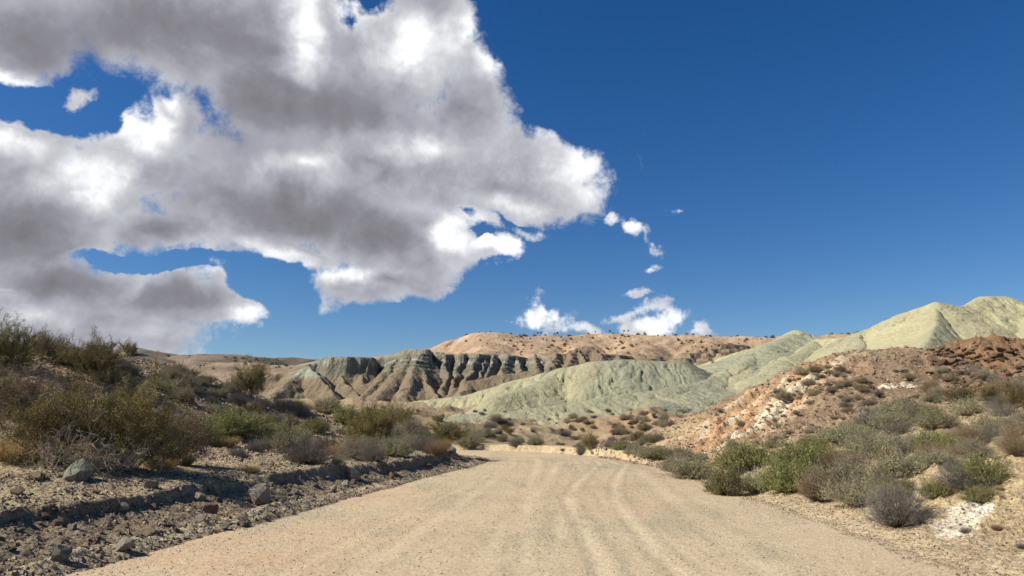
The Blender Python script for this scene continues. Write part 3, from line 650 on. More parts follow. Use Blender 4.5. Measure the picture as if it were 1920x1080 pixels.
def branch_tree(rg, nstem, spread, h, lev, nsub, up=.5, crook=.25):
    """returns segments (p0,p1,level) growing from the base"""
    P0, P1, LV = [], [], []; tips = []
    stack = []
    for i in range(nstem):
        a = rg.rand()*2*np.pi; lean = spread*(.25+.75*rg.rand())
        d = np.array([math.cos(a)*lean, math.sin(a)*lean, 1.0]); d /= np.linalg.norm(d)
        b0 = np.array([math.cos(a), math.sin(a), 0])*.06*rg.rand()
        stack.append((b0, d, h*(.75+.4*rg.rand()), 0))
    while stack:
        p, d, L, l = stack.pop(); ns = 5 if l == 0 else 3; q = p
        for s in range(ns):
            d = d+rg.normal(size=3)*crook+np.array([0, 0, up*.12]); d /= np.linalg.norm(d)
            q2 = q+d*L/ns; P0.append(q); P1.append(q2); LV.append(l)
            if l < lev and s >= (1 if l == 0 else 0):
                for _ in range(nsub):
                    e2 = d+rg.normal(size=3)*.65; e2[2] += .15; e2 /= np.linalg.norm(e2)
                    stack.append((q2, e2, L*(.28+.22*rg.rand()), l+1))
            q = q2
        tips.append(q)
    return np.array(P0), np.array(P1), np.array(LV), np.array(tips)
def norm_h(*arrs):
    top = max(a[:, 2].max() for a in arrs if len(a)); top = np.percentile(np.concatenate([a[:, 2] for a in arrs if len(a)]), 99.5)
    return [a/top for a in arrs]
def make_creosote(seed, leafc=(.19, .165, .065), nleaf=11, stemc=(.27, .22, .18), nstem=28, ls=.0135, spread=1.2):
    rg = np.random.RandomState(seed)
    p0, p1, lv, tips = branch_tree(rg, nstem, spread, .95, 2, 2)
    wd = np.array([.009, .0045, .0022])[lv][:, None]
    st = strip(p0, p1, wd, wd*.75, rg)
    k = lv > 0; c = np.repeat(p1[k], nleaf, 0)+np.random.RandomState(seed+1).normal(size=(k.sum()*nleaf, 3))*.026
    c = c[c[:, 2] > .04]
    sz = ls*(.6+.9*rg.rand(len(c), 1)); lf = tris_from(c, rvec(rg, len(c))*sz, rvec(rg, len(c))*sz*1.5)
    st, lf = norm_h(st, lf)
    clump = (1+.35*np.sin(c[:, :1]*9+seed)*np.cos(c[:, 1:2]*8)); cc = colvar(rg, len(c), leafc, .28)*np.repeat(clump, 3, 0)
    yl = np.repeat(rg.rand(len(c)) < .14, 3); cc[yl] = cc[yl]*np.array([1.9, 1.6, 1.2])
    sc = colvar(rg, len(p0), stemc, .3, 12)
    return tri_mesh('creosote_stems', st, sc, m_twig), tri_mesh('creosote_leaves', lf, cc, m_leaf)
def make_dome(seed, leafc, stemc, nst=420, nl=16, ls=.03, wide=1.0, upright=.45, rag=.25):
    """rounded desert shrub: fine twigs from a crown at the ground, tiny leaves along their outer half"""
    rg = np.random.RandomState(seed)
    a = rg.rand(nst)*2*np.pi; ph = np.arccos(1-rg.rand(nst)*.93)
    d = np.stack([np.sin(ph)*np.cos(a)*wide, np.sin(ph)*np.sin(a)*wide, np.cos(ph)+upright*.25], 1)
    lump = 1+rag*np.sin(3*a+seed)*np.sin(2.3*ph+seed)+rag*.6*rg.normal(size=nst)
    L = np.clip(lump, .45, 1.5)[:, None]*.85
    b0 = np.stack([np.cos(a)*.18*rg.rand(nst), np.sin(a)*.18*rg.rand(nst), 0*a], 1)
    mid = b0+d*L*.5+rg.normal(size=(nst, 3))*.05; end = b0+d*L+np.array([0, 0, .08])*upright+rg.normal(size=(nst, 3))*.05
    st = np.concatenate([strip(b0, mid, .007, .004, rg), strip(mid, end, .004, .0015, rg)])
    # side twigs
    m2 = np.repeat(mid, 2, 0); e2 = np.repeat(end, 2, 0); t = .15+.7*rg.rand(len(m2), 1); o = m2+(e2-m2)*t
    tip = o+(e2-m2)*.45+rg.normal(size=o.shape)*.1
    st = np.concatenate([st, strip(o, tip, .003, .0012, rg)]); ns = 2*nst+len(o)
    segs0 = np.concatenate([mid, o]); segs1 = np.concatenate([end, tip])
    r0 = np.repeat(segs0, nl, 0); r1 = np.repeat(segs1, nl, 0); t = rg.rand(len(r0), 1)*1.05
    c = r0+(r1-r0)*t+rg.normal(size=r0.shape)*.016; c = c[c[:, 2] > .03]
    if len(c):
        sz = ls*(.5+rg.rand(len(c), 1)); dr = rvec(rg, len(c)); dr[:, 2] = np.abs(dr[:, 2])+.4
        lf = tris_from(c, rvec(rg, len(c))*sz*.7, dr*sz*1.2)
        cc = colvar(rg, len(c), leafc, .22)*np.repeat(1+.25*np.sin(c[:, :1]*7+seed)*np.cos(c[:, 1:2]*6), 3, 0)
    else: lf = np.zeros((0, 3)); cc = np.zeros((0, 3))
    if len(c): st, lf = norm_h(st, lf)
    else: st, = norm_h(st)
    st[:, 2] = np.maximum(st[:, 2], -.05)
    return tri_mesh('shrub_stems', st, colvar(rg, ns, stemc, .28, 12), m_twig), (tri_mesh('shrub_leaves', lf, cc, m_leaf) if len(c) else None)
def make_grass(seed, colr, n=900):
    rg = np.random.RandomState(seed); a = rg.rand(n)*2*np.pi; r0 = rg.rand(n)**.5*.45
    b0 = np.stack([np.cos(a)*r0, np.sin(a)*r0, 0*a], 1); h = .45+.55*rg.rand(n)
    d = np.stack([np.cos(a)*r0*.9, np.sin(a)*r0*.9, h], 1)+rg.normal(size=(n, 3))*np.array([.14, .14, .05])
    mid = b0+d*.55; end = b0+d+rg.normal(size=(n, 3))*.05
    st = np.concatenate([strip(b0, mid, .006, .005, rg), strip(mid, end, .005, .0015, rg)])
    st, = norm_h(st)
    return tri_mesh('grass_blades', st, colvar(rg, 2*n, colr, .25, 12), m_grass)
def make_dead(seed, colr=(.46, .39, .29)):
    rg = np.random.RandomState(seed); p0, p1, lv, t = branch_tree(rg, 9, 1.3, .8, 2, 2, up=-.2, crook=.4)
    wd = np.array([.009, .0055, .003])[lv][:, None]; st, = norm_h(strip(p0, p1, wd, wd*.75, rg))
    return tri_mesh('dead_branches', st, colvar(rg, len(p0), colr, .25, 12), m_twig)

KIND = {}
KIND['creosote'] = ('creosote_bush', [make_creosote(s) for s in (1, 2, 3, 4)])
KIND['dry_creosote'] = ('creosote_bush', [make_creosote(s, (.19, .15, .085), 6, (.26, .21, .17), 28) for s in (11, 12, 13)])
KIND['sage'] = ('saltbush', [make_dome(s, (.34, .32, .19), (.31, .26, .20), rag=.3) for s in (21, 22, 23, 24)])
KIND['green'] = ('rabbitbrush', [make_dome(s, (.26, .26, .10), (.24, .20, .13), 460, 20, rag=.25) for s in (31, 32, 33)])
KIND['grey'] = ('grey_shrub', [make_dome(s, (.25, .23, .18), (.25, .22, .19), 700, 4, .02, rag=.3) for s in (41, 42, 43)])
KIND['pale'] = ('pale_shrub', [make_dome(s, (.36, .31, .20), (.31, .26, .20), 520, 9, .024) for s in (51, 52, 53)])
KIND['rust'] = ('rusty_shrub', [make_dome(s, (.33, .245, .135), (.27, .21, .14), 600, 7, .02, upright=.8) for s in (61, 62)])
KIND['gold'] = ('dry_grass_tuft', [(make_grass(s, (.47, .36, .18)), None) for s in (71, 72)])
KIND['pink'] = ('dry_grass_tuft', [(make_grass(s, (.42, .31, .19)), None) for s in (75,)])
KIND['dead'] = ('dead_shrub', [(make_dead(s), None) for s in (81, 82, 83)])
KIND['olive'] = ('brittlebush', [make_dome(s, (.24, .22, .09), (.18, .15, .11), 420, 16, .026, rag=.12) for s in (91,)])
CAT = {'creosote_bush': 'bush', 'saltbush': 'shrub', 'rabbitbrush': 'shrub', 'grey_shrub': 'shrub', 'pale_shrub': 'shrub', 'rusty_shrub': 'shrub', 'dry_grass_tuft': 'grass tuft', 'dead_shrub': 'dead shrub', 'brittlebush': 'shrub'}
_join = {}
def joined(kind, i):
    """one low-cost mesh holding stems and leaves, for plants a few pixels tall"""
    if (kind, i) in _join: return _join[kind, i]
    s, l = KIND[kind][1][i]
    V = []; Cc = []; mi = []; mats = [s.materials[0]]
    for k, me in enumerate((s, l)):
        if me is None: continue
        v = np.empty(len(me.vertices)*3, np.float32); me.vertices.foreach_get('co', v); v = v.reshape(-1, 3)
        c = np.empty(len(v)*4, np.float32); me.attributes['col'].data.foreach_get('color', c); c = c.reshape(-1, 4)[:, :3]
        V.append(v); Cc.append(c); mi += [k]*(len(v)//3)
        if k: mats.append(me.materials[0])
    V = np.concatenate(V); me = mesh_np('small_'+kind, V, np.arange(len(V)).reshape(-1, 3), mats, np.concatenate(Cc), False, mi, 3)
    _join[kind, i] = me; return me
PR = random.Random(5); AUTO = []
def plant(kind, p, wid, hgt, label, group=None, parts=False):
    name, var = KIND[kind]; i = PR.randrange(len(var)); sc = (wid/1.75*PR.uniform(.92, 1.08), wid/1.75*PR.uniform(.92, 1.08), hgt); rz = PR.uniform(0, 6.28)
    if parts and var[i][1] is not None:
        o = bpy.data.objects.new(name, None); C.objects.link(o); o.location = p; o.rotation_euler[2] = rz; o.scale = sc; o.empty_display_size = .2
        link('stems', var[i][0], o); link('foliage', var[i][1], o)
    else:
        o = link(name, joined(kind, i) if var[i][1] is not None else var[i][0], None, p, rz, sc)
    return tag(o, label, CAT[name], group)

# hand-placed plants: base x, base y, width, height in photograph pixels
HERO = [
 ('creosote',105,872,260,160,'huge dark creosote bush at far left behind the golden grass'),
 ('creosote',235,884,270,185,'huge creosote bush with a dark shaded base beside the greenish boulder'),
 ('dry_creosote',60,790,220,110,'brownish creosote on the slope just above the far left bush'),
 ('dry_creosote',330,872,150,120,'thin brown creosote right of the largest bush, casting a long shadow'),
 ('creosote',175,712,140,88,'green creosote bush breaking the left skyline'),
 ('creosote',10,690,150,98,'dark creosote at the top left end of the skyline'),
 ('dry_creosote',75,672,80,50,'thin twiggy creosote beside the top left skyline bush'),
 ('creosote',240,668,40,32,'little dark bush on the skyline right of the green creosote'),
 ('creosote',470,744,100,72,'upright creosote standing alone on the shoulder of the left slope'),
 ('green',365,832,100,52,'bright green rabbitbrush at the foot of the left slope, left of the darkest one'),
 ('green',440,815,120,48,'dark green rabbitbrush in the middle of the left slope foot'),
 ('green',510,826,90,42,'green rabbitbrush right of the dark green one'),
 ('creosote',700,838,150,86,'wide creosote above the bank, left of the road bend'),
 ('creosote',835,838,120,56,'green creosote nearest the inside of the bend'),
 ('creosote',745,800,90,44,'creosote behind the wide one near the bend'),
 ('olive',590,812,60,30,'small yellow green bush on the stony slope'),
 ('grey',575,868,100,48,'grey twiggy shrub on the terrace edge, left part of the row'),
 ('grey',700,866,60,38,'dark grey shrub on the lip of the left bank'),
 ('sage',740,855,85,40,'pale saltbush on the lip of the left bank'),
 ('sage',690,838,60,26,'small saltbush behind the grey one on the lip'),
 ('pink',818,852,52,28,'pinkish dry grass tuft on the lip near the bend'),
 ('pale',665,850,60,34,'pale round shrub near the lip of the left bank'),
 ('sage',545,850,90,52,'saltbush with yellowish top on the terrace'),
 ('sage',880,838,60,32,'green saltbush at the very end of the left bank'),
 ('grey',795,846,60,34,'brownish shrub left of the pink grass tuft'),
 ('gold',25,862,95,48,'golden grass tuft at the left frame edge'),
 ('gold',70,868,60,30,'golden grass tuft beside the one at the frame edge'),
 ('gold',300,880,70,26,'golden grass under the thin brown creosote'),
 ('gold',418,838,70,24,'golden grass tuft right of the bright green rabbitbrush'),
 ('gold',345,870,50,24,'low golden grass in the long bush shadow'),
 ('gold',470,885,40,14,'short golden grass on the bare terrace'),
 ('dead',60,868,120,70,'pale leafless branches in front of the far left bush'),
 ('dead',175,884,160,80,'white bleached branches tangled on the big bush'),
 ('dead',95,882,120,90,'grey bare branches at the base of the big bush'),
 ('dead',140,882,190,140,'tall thin bleached twigs standing before the two largest creosotes'),
 ('dead',215,888,120,70,'low grey bare branches between the two largest creosotes'),
 ('dead',300,886,110,60,'bare branches at the foot of the thin brown creosote'),
 ('dead',640,872,60,34,'dark leafless stick shrub on the terrace lip'),
 ('dead',490,872,50,26,'small leafless shrub on the bare terrace'),
 ('sage',1295,898,105,58,'grey green saltbush at the left end of the roadside row'),
 ('sage',1262,884,60,34,'low saltbush left of the row beside the road'),
 ('olive',1360,928,80,62,'yellow green bush with a dark base in the roadside row'),
 ('green',1400,882,130,62,'green rabbitbrush in the middle of the roadside row'),
 ('sage',1425,922,90,52,'grey saltbush right of the yellow green one'),
 ('green',1480,922,110,70,'bright green rabbitbrush close to the road'),
 ('rust',1535,938,90,66,'rusty brown shrub between green ones in the roadside row'),
 ('green',1510,885,140,66,'green rabbitbrush behind the rusty shrub'),
 ('sage',1590,915,150,64,'tall grey green saltbush above the road edge'),
 ('sage',1610,945,130,62,'saltbush left of the big dark grey shrub'),
 ('grey',1685,984,135,96,'big dark grey twiggy shrub nearest the road'),
 ('olive',1668,978,44,36,'little green sprig in the big dark grey shrub'),
 ('green',1755,932,66,40,'light green low shrub between the two dark grey shrubs'),
 ('grey',1815,915,135,58,'dark grey shrub beside the white patch'),
 ('green',1845,905,90,62,'green bush growing out of the grey shrub by the white patch'),
 ('olive',1842,940,76,36,'round olive cushion bush on the sand at right'),
 ('sage',1690,895,130,62,'saltbush on the slope behind the big grey shrub'),
 ('sage',1640,858,130,52,'saltbush halfway up behind the roadside row'),
 ('rust',1655,862,80,34,'rusty tuft behind the saltbushes'),
 ('rust',1760,862,90,42,'rusty shrub up the right slope'),
 ('rust',1815,838,80,44,'rusty shrub right of its twin up the slope'),
 ('rust',1905,855,70,70,'tall rusty shrub at the right frame edge'),
 ('grey',1790,880,60,32,'grey shrub below the rusty ones'),
 ('creosote',1805,758,80,40,'creosote under the red outcrop, left one'),
 ('creosote',1858,762,84,50,'creosote under the red outcrop, middle one'),
 ('creosote',1908,766,70,50,'creosote under the red outcrop at the frame edge'),
 ('sage',1690,782,120,36,'wide grey shrub across the middle of the right slope'),
 ('sage',1580,830,110,40,'saltbush above the left part of the roadside row'),
 ('pale',1895,735,70,34,'pale shrub just below the red rocks at the frame edge'),
 ('sage',1760,800,90,34,'saltbush below the creosotes on the right slope'),
 ('sage',1860,815,80,42,'saltbush under the middle creosote'),
 ('rust',1745,738,44,32,'brown shrub left of the creosotes'),
 ('creosote',1107,843,50,34,'olive creosote with a grey base beyond the bend'),
 ('grey',1090,853,24,28,'grey twiggy shrub growing out of the pale bank'),
 ('sage',1215,858,66,28,'saltbush on the outer bank of the bend'),
 ('green',1240,862,40,26,'green shrub at the right end of the outer bank'),
 ('creosote',1198,825,34,20,'small olive creosote behind the outer bank'),
 ('dead',1590,664,24,12,'tiny leafless bush on top of the red mound'),
]
for k, px, py, wd_, ht_, lab in HERO:
    p, who = hit(px, py)
    if p is None: continue
    s = mpp(p); q = .93 if px > 1240 and 850 < py < 1000 else 1
    plant(k, (p[0], p[1], p[2]-.03), wd_*s*q, ht_*s*q, lab, None, True)

# scattered plants, region by region (photograph pixel boxes, then put where that line of sight meets the land)
def inpoly(x, y, poly):
    c = False; n = len(poly)
    for i in range(n):
        x1, y1 = poly[i]; x2, y2 = poly[i-1]
        if (y1 > y) != (y2 > y) and x < (x2-x1)*(y-y1)/(y2-y1)+x1: c = not c
    return c
def scatter(n, poly, kinds, wr, hr, label, group, on=('ground',), per=True):
    xs = [q[0] for q in poly]; ys = [q[1] for q in poly]; k = 0; tries = 0
    while k < n and tries < n*25:
        tries += 1; px = PR.uniform(min(xs), max(xs)); py = PR.uniform(min(ys), max(ys))
        if not inpoly(px, py, poly): continue
        p, who = hit(px, py)
        if p is None or who not in on: continue
        if who == 'ground' and p[1] < 66:
            X = np.array([p[0]]); Y = np.array([p[1]]); a_, _ = seg_dist(X, Y, LEFT); b_, _ = seg_dist(X, Y, RIGHT)
            if a_[0] < 1.2 and -b_[0] < .6: continue
        if 1.25*float(fbm(np.array([p[0]/(2+p[1]*.05)]), np.array([p[1]/(3+p[1]*.08)]), 2, s=n)[0])+PR.uniform(-.25, .35) < 0: continue
        kd = PR.choices([q[0] for q in kinds], [q[1] for q in kinds])[0]
        nm = KIND[kd][0].replace('_', ' ')
        s = mpp(p); u = PR.uniform(0, 1)**2.2
        wd_ = (wr[0]+(wr[1]-wr[0])*u)*s; ht_ = wd_*PR.uniform(hr[0], hr[1])
        o = plant(kd, (p[0], p[1], p[2]-.04*ht_), wd_, ht_, label % WORD[kd], (group % PLW[kd]), False); k += 1; AUTO.append((o, px, py, wd_/s, WORD[kd]))
WORD = {'creosote': 'dark olive creosote bush', 'dry_creosote': 'brownish creosote bush', 'sage': 'grey green saltbush', 'green': 'green rabbitbrush', 'grey': 'dark grey twiggy shrub', 'pale': 'pale straw coloured shrub', 'rust': 'rusty brown shrub', 'gold': 'golden grass tuft', 'pink': 'pinkish dry grass tuft', 'dead': 'bleached leafless shrub', 'olive': 'yellow green cushion bush'}
PLW = {'creosote': 'olive creosote bushes', 'dry_creosote': 'brownish creosote bushes', 'sage': 'saltbushes', 'green': 'green rabbitbrush', 'grey': 'dark grey shrubs', 'pale': 'pale shrubs', 'rust': 'rusty shrubs', 'gold': 'golden grass tufts', 'pink': 'pinkish grass tufts', 'dead': 'leafless shrubs', 'olive': 'cushion bushes'}
scatter(30, [(0,640),(300,675),(300,780),(0,780)], [('dry_creosote',3),('creosote',2),('sage',2),('pale',2),('grey',1)], (26,84), (.4,.6), 'fairly large %s high on the left hillside', '%s high on the left hillside')
scatter(110, [(200,680),(340,695),(520,758),(520,820),(340,830),(200,800)], [('sage',3),('pale',3),('grey',3),('creosote',2),('dry_creosote',1)], (18,56), (.45,.65), 'small %s scattered over the stony left slope', '%s on the stony left slope')
scatter(22, [(0,780),(330,790),(400,850),(0,850)], [('creosote',3),('dry_creosote',3),('grey',1),('dead',1.4)], (46,120), (.4,.62), '%s in the dense thicket at lower left', '%s in the lower left thicket')
scatter(80, [(480,760),(640,772),(880,825),(900,838),(640,848),(480,838)], [('sage',3),('grey',2.5),('green',1.5),('pale',1.5),('creosote',1.5)], (24,64), (.45,.65), '%s in the belt above the left bank', '%s in the belt above the left bank')
scatter(26, [(440,845),(900,838),(905,846),(700,868),(440,876)], [('grey',3),('sage',2),('pale',2),('gold',1),('pink',1)], (24,50), (.4,.6), 'low %s along the lip of the left bank', '%s along the lip of the left bank')
scatter(95, [(780,775),(1000,785),(1240,772),(1300,815),(1200,845),(930,828)], [('sage',3),('grey',3),('creosote',1.5),('pale',2)], (9,30), (.45,.65), 'little %s among the valley hummocks beyond the bend', '%s among the valley hummocks')
scatter(70, [(640,765),(1400,770),(1250,800),(930,815),(700,785)], [('grey',3),('sage',3),('creosote',1)], (5,15), (.45,.7), 'tiny %s far back in the valley', '%s far back in the valley', ('ground','green_hill'))
scatter(34, [(940,828),(1240,838),(1250,862),(1140,855),(940,834)], [('sage',4),('green',1),('grey',2)], (12,36), (.4,.6), '%s lining the pale outer bank of the bend', '%s lining the outer bank of the bend')
scatter(190, [(1500,690),(1740,690),(1780,760),(1600,820),(1400,850),(1330,850),(1420,770)], [('grey',3),('sage',3),('pale',3),('rust',2)], (8,36), (.35,.55), 'small %s dotted over the red brown mound', '%s dotted over the red brown mound')
scatter(60, [(1600,800),(1920,760),(1920,880),(1560,880)], [('sage',3),('pale',2),('grey',2),('rust',2),('green',1)], (34,90), (.4,.6), '%s on the slope above the roadside row', '%s on the slope above the roadside row')
scatter(46, [(1230,850),(1500,850),(1720,900),(1700,950),(1540,925),(1360,915),(1260,880)], [('sage',3),('green',3),('grey',2),('olive',1),('rust',1)], (34,80), (.4,.55), '%s packed into the roadside row at right', '%s packed into the roadside row')
scatter(16, [(1760,690),(1920,690),(1920,740),(1760,740)], [('sage',1),('grey',1),('pale',1)], (16,36), (.4,.6), '%s between the red rocks', '%s between the red rocks')
scatter(8, [(1700,930),(1920,900),(1920,1040),(1760,1000)], [('dead',1),('pink',1),('grey',.5)], (14,34), (.4,.6), 'small %s on the bare sand at lower right', '%s on the sand at lower right')
scatter(180, [(850,640),(930,628),(1440,634),(1400,650),(1240,670),(870,668)], [('grey',3),('sage',2),('creosote',2)], (2.5,7.5), (.6,.9), 'tiny %s dotting the peach hill', '%s dotting the peach hill', ('peach_hill','rock_ledge'))
scatter(50, [(300,665),(560,675),(560,700),(330,690)], [('grey',2),('creosote',2),('pale',1)], (4,10), (.6,.8), 'tiny %s on the tan hill behind the left slope', '%s on the tan hill', ('shrubby_hill','distant_hill','badland_bluff'))
# skyline bushes of the peach hill: stand on its crest
def crest(name, x):
    xs, ys, z = HG[name]; j = int((x-xs[0])/(xs[1]-xs[0])); pr = (z[:, j]-CAMZ)/ys; i = int(np.argmax(pr)); return (x, ys[i], z[i, j])
CR = []
for i in range(70):
    px = PR.choice([PR.uniform(870, 1440), PR.uniform(940, 1440), PR.uniform(1530, 1620)]); p = crest('peach_hill', (px-960)/F*300)
    wd_ = PR.uniform(3, 9)*mpp(p); plant(PR.choice(['creosote', 'grey', 'creosote']), (p[0], p[1], p[2]-.3), wd_, wd_*PR.uniform(.5, .9), 'tiny dark bush standing on the crest of the peach hill', 'dark bushes on the crest of the peach hill'); CR.append((px, bpy.context.scene.collection.objects[-1]))

# joshua trees on the crest
def make_joshua(seed):
    rg = np.random.RandomState(seed); segs = []; tufts = []
    def go(p, d, L, l):
        q = p+d*L; segs.append((p, q, .09/(l+1)**.5, .075/(l+1)**.5)); 
        if l >= 2 or (l == 1 and rg.rand() < .3): tufts.append((q, d)); return
        for _ in range(2 if l else 3):
            e2 = d+rg.normal(size=3)*.6; e2[2] = abs(e2[2])+.2; e2 /= np.linalg.norm(e2); go(q, e2, L*.55, l+1)
    go(np.zeros(3), np.array([.05, 0, 1.]), .5, 0)
    V = []
    for p, q, a_, b_ in segs:
        n = 6; ang = np.arange(n)*2*np.pi/n; d = (q-p)/np.linalg.norm(q-p); u = np.cross(d, [1, .2, .1]); u /= np.linalg.norm(u); v = np.cross(d, u)
        c0 = p+a_*.6*(np.cos(ang)[:, None]*u+np.sin(ang)[:, None]*v); c1 = q+b_*.6*(np.cos(ang)[:, None]*u+np.sin(ang)[:, None]*v)
        for i in range(n):
            j = (i+1) % n; V += [c0[i], c0[j], c1[j], c0[i], c1[j], c1[i]]
    T = []
    for q, d in tufts:
        dr = rvec(rg, 90)+d*.5; e1 = q+dr*.17; T.append(strip(np.repeat(q[None], 90, 0), e1, .012, .002, rg))
    V = np.array(V); T = np.concatenate(T); s = T[:, 2].max(); V = V/s; T = T/s
    return tri_mesh('trunk', V, np.tile([.09, .07, .05], (len(V), 1)), m_twig), tri_mesh('crown', T, colvar(rg, len(T)//12, (.06, .075, .035), .2, 12), m_leaf)
JT = [make_joshua(s) for s in (1, 2, 3)]
JL = ['left of the pair of joshua trees behind the white cloud', 'right of the pair of joshua trees behind the white cloud', 'short joshua tree alone right of the pair', 'narrow joshua tree near the middle of the white cloud', 'joshua tree above the pale rocks of the crest', 'small joshua tree in the middle of the crest', 'joshua tree left in the cluster on the crest', 'joshua tree right in the cluster on the crest', 'joshua tree on the crest between the two low clouds', 'joshua tree near the right end of the crest']
for i, (px, h_) in enumerate([(1007,8),(1014,7),(1042,6),(1048,9),(1120,6),(1145,7),(1171,8),(1179,8),(1208,6),(1258,5)]):
    p = crest('peach_hill', (px-960)/F*300); hh = h_*mpp(p)*1.15
    o = bpy.data.objects.new('joshua_tree', None); C.objects.link(o); o.location = (p[0], p[1], p[2]-.2); o.scale = (hh*.9, hh*.9, hh); o.rotation_euler[2] = i*1.3
    link('trunk', JT[i % 3][0], o); link('crown', JT[i % 3][1], o); tag(o, JL[i], 'tree', 'joshua trees on the skyline')

# ------------------------------------------------------------------ rocks
def rock_mat(name, c1, c2, s=3.):
    m = bpy.data.materials.new(name); m.use_nodes = True; t = m.node_tree; b = t.nodes['Principled BSDF']; b.inputs['Roughness'].default_value = .9; b.inputs['Specular IOR Level'].default_value = .2
    tcn = N(t, 'ShaderNodeTexCoord'); ob = tcn.outputs['Object']; oi = N(t, 'ShaderNodeObjectInfo')
    n = NOISE(t, ob, s, 7, .65); col = MIX(t, MR(t, n, .35, .65), c1, c2)
    hs_ = N(t, 'ShaderNodeHueSaturation'); t.links.new(col, hs_.inputs['Color']); t.links.new(MR(t, oi.outputs['Random'], 0, 1, .7, 1.25, False), hs_.inputs['Value'])
    t.links.new(hs_.outputs[0], b.inputs['Base Color'])
    bp = N(t, 'ShaderNodeBump'); bp.inputs['Distance'].default_value = .12; t.links.new(NOISE(t, ob, s*3, 5, .7), bp.inputs['Height']); t.links.new(bp.outputs[0], b.inputs['Normal'])
    return m
rm = {'tan': rock_mat('tan_rock', (.44, .34, .22), (.32, .25, .17)), 'green': rock_mat('green_grey_rock', (.46, .45, .32), (.24, .25, .185)), 'grey': rock_mat('grey_rock', (.31, .265, .215), (.42, .36, .29)),
      'red': rock_mat('red_rock', (.26, .165, .10), (.15, .095, .06)), 'rust': rock_mat('rusty_rock', (.38, .22, .13), (.25, .16, .11)), 'pale': rock_mat('pale_rock', (.60, .53, .42), (.45, .39, .30)), 'dirt': rock_mat('earth_clod', (.25, .20, .15), (.18, .145, .11))}
import bmesh
def make_rock(seed, mat, sub=3, cut=14, rough=.07, sharp=True):
    bm = bmesh.new(); bmesh.ops.create_icosphere(bm, subdivisions=sub, radius=1); rg = np.random.RandomState(seed)
    pl = [(v/np.linalg.norm(v), .48+.32*rg.rand()) for v in rg.normal(size=(cut, 3))]
    for v in bm.verts:
        c = np.array(v.co)
        for n_, d_ in pl:
            k = c@n_-d_
            if k > 0: c = c-n_*k*.93
        c = c*(1+rough*float(fbm(np.array([c[0]*1.7+seed]), np.array([c[1]*1.7+c[2]*1.3]), 3)[0])); v.co = c
    me = bpy.data.meshes.new('rock'); bm.to_mesh(me); bm.free(); me.materials.append(rm[mat])
    for p_ in me.polygons: p_.use_smooth = False
    return me
ROCK = {k: [make_rock(100+i*7+hash_, k) for i in range(3)] for hash_, k in enumerate(rm)}
def rock(kind, p, wm, hm, label, group=None, i=None, name='rock', sink=.35, tilt=.3):
    me = ROCK[kind][PR.randrange(3) if i is None else i]
    o = link(name, me, None, (p[0], p[1], p[2]+hm*(.5-sink)), PR.uniform(0, 6.28), (wm*.62, wm*PR.uniform(.42, .6), hm*.62))
    o.rotation_euler[0] = PR.uniform(-tilt, tilt); o.rotation_euler[1] = PR.uniform(-tilt, tilt)
    return tag(o, label, 'rock', group)
for k, px, py, wd_, ht_, lab in [
 ('green',147,896,62,36,'large pale green boulder in front of the big bush'), ('tan',120,896,24,12,'small tan rock touching the pale green boulder on its left'),
 ('tan',71,895,30,14,'smooth tan rock left of the pale green boulder'), ('pale',488,946,46,40,'big tan boulder half way down the left bank'),
 ('rust',391,962,28,26,'rust brown block with a sharp shadow on the left bank'), ('pale',375,937,22,16,'cream stone just above the rust brown block'),
 ('green',113,1050,40,32,'pointed grey green rock at lower left near the road'), ('tan',32,925,28,15,'grey rock on the terrace at the left edge'),
 ('pale',232,956,18,14,'round grey stone below the bank lip'), ('tan',110,985,32,18,'brown rock under the overhanging lip'),
 ('pale',403,925,13,14,'small round stone at the lip of the bank'), ('pale',373,980,20,16,'pale stone below the rust brown block'),
 ('tan',280,1005,42,18,'flat slab of earth and stone on the windrow'), ('pale',230,1030,36,20,'pale crumbly block on the windrow'),
 ('green',420,992,18,14,'dark greenish stone by the road edge'), ('tan',455,985,20,9,'flat stone by the road edge'), ('pale',466,985,10,11,'upright pale stone by the road edge'),
 ('tan',662,900,26,24,'tan block below the farther lip'), ('pale',650,912,16,12,'cream stones below the tan block'), ('rust',735,896,12,12,'pinkish stone on the far part of the bank'),
 ('pale',675,931,9,7,'white stone right at the road edge'), ('pale',626,922,14,12,'white stone in the shade of the lip'), ('grey',553,926,16,12,'grey stone on the mid bank'),
 ('pale',845,850,20,14,'whitish boulder on top of the far bank'), ('pale',900,843,18,10,'whitish boulder at the tip of the far bank'), ('pale',857,878,9,7,'white stone low on the far bank'),
 ('pale',497,972,10,14,'pale upright stone near the road'), ('pale',548,962,12,9,'white stone at the road edge below the big boulder'), ('grey',20,997,10,8,'round white pebble low on the bank at left'),
 ('grey',285,915,26,16,'clod of grey rock on the lip'), ('grey',300,1000,12,8,'grey stone beside the flat slab'), ('rust',180,925,16,8,'reddish stone in front of the green boulder')]:
    p, who = hit(px, py)
    s = mpp(p); rock(k, p, wd_*s*1.05, ht_*s*1.15, lab, None, sink=.25)
RW = {'tan': 'tan stone', 'grey': 'grey stone', 'pale': 'pale stone', 'dirt': 'dark earthy clod', 'rust': 'rusty stone', 'green': 'greenish stone', 'red': 'dark red slab'}
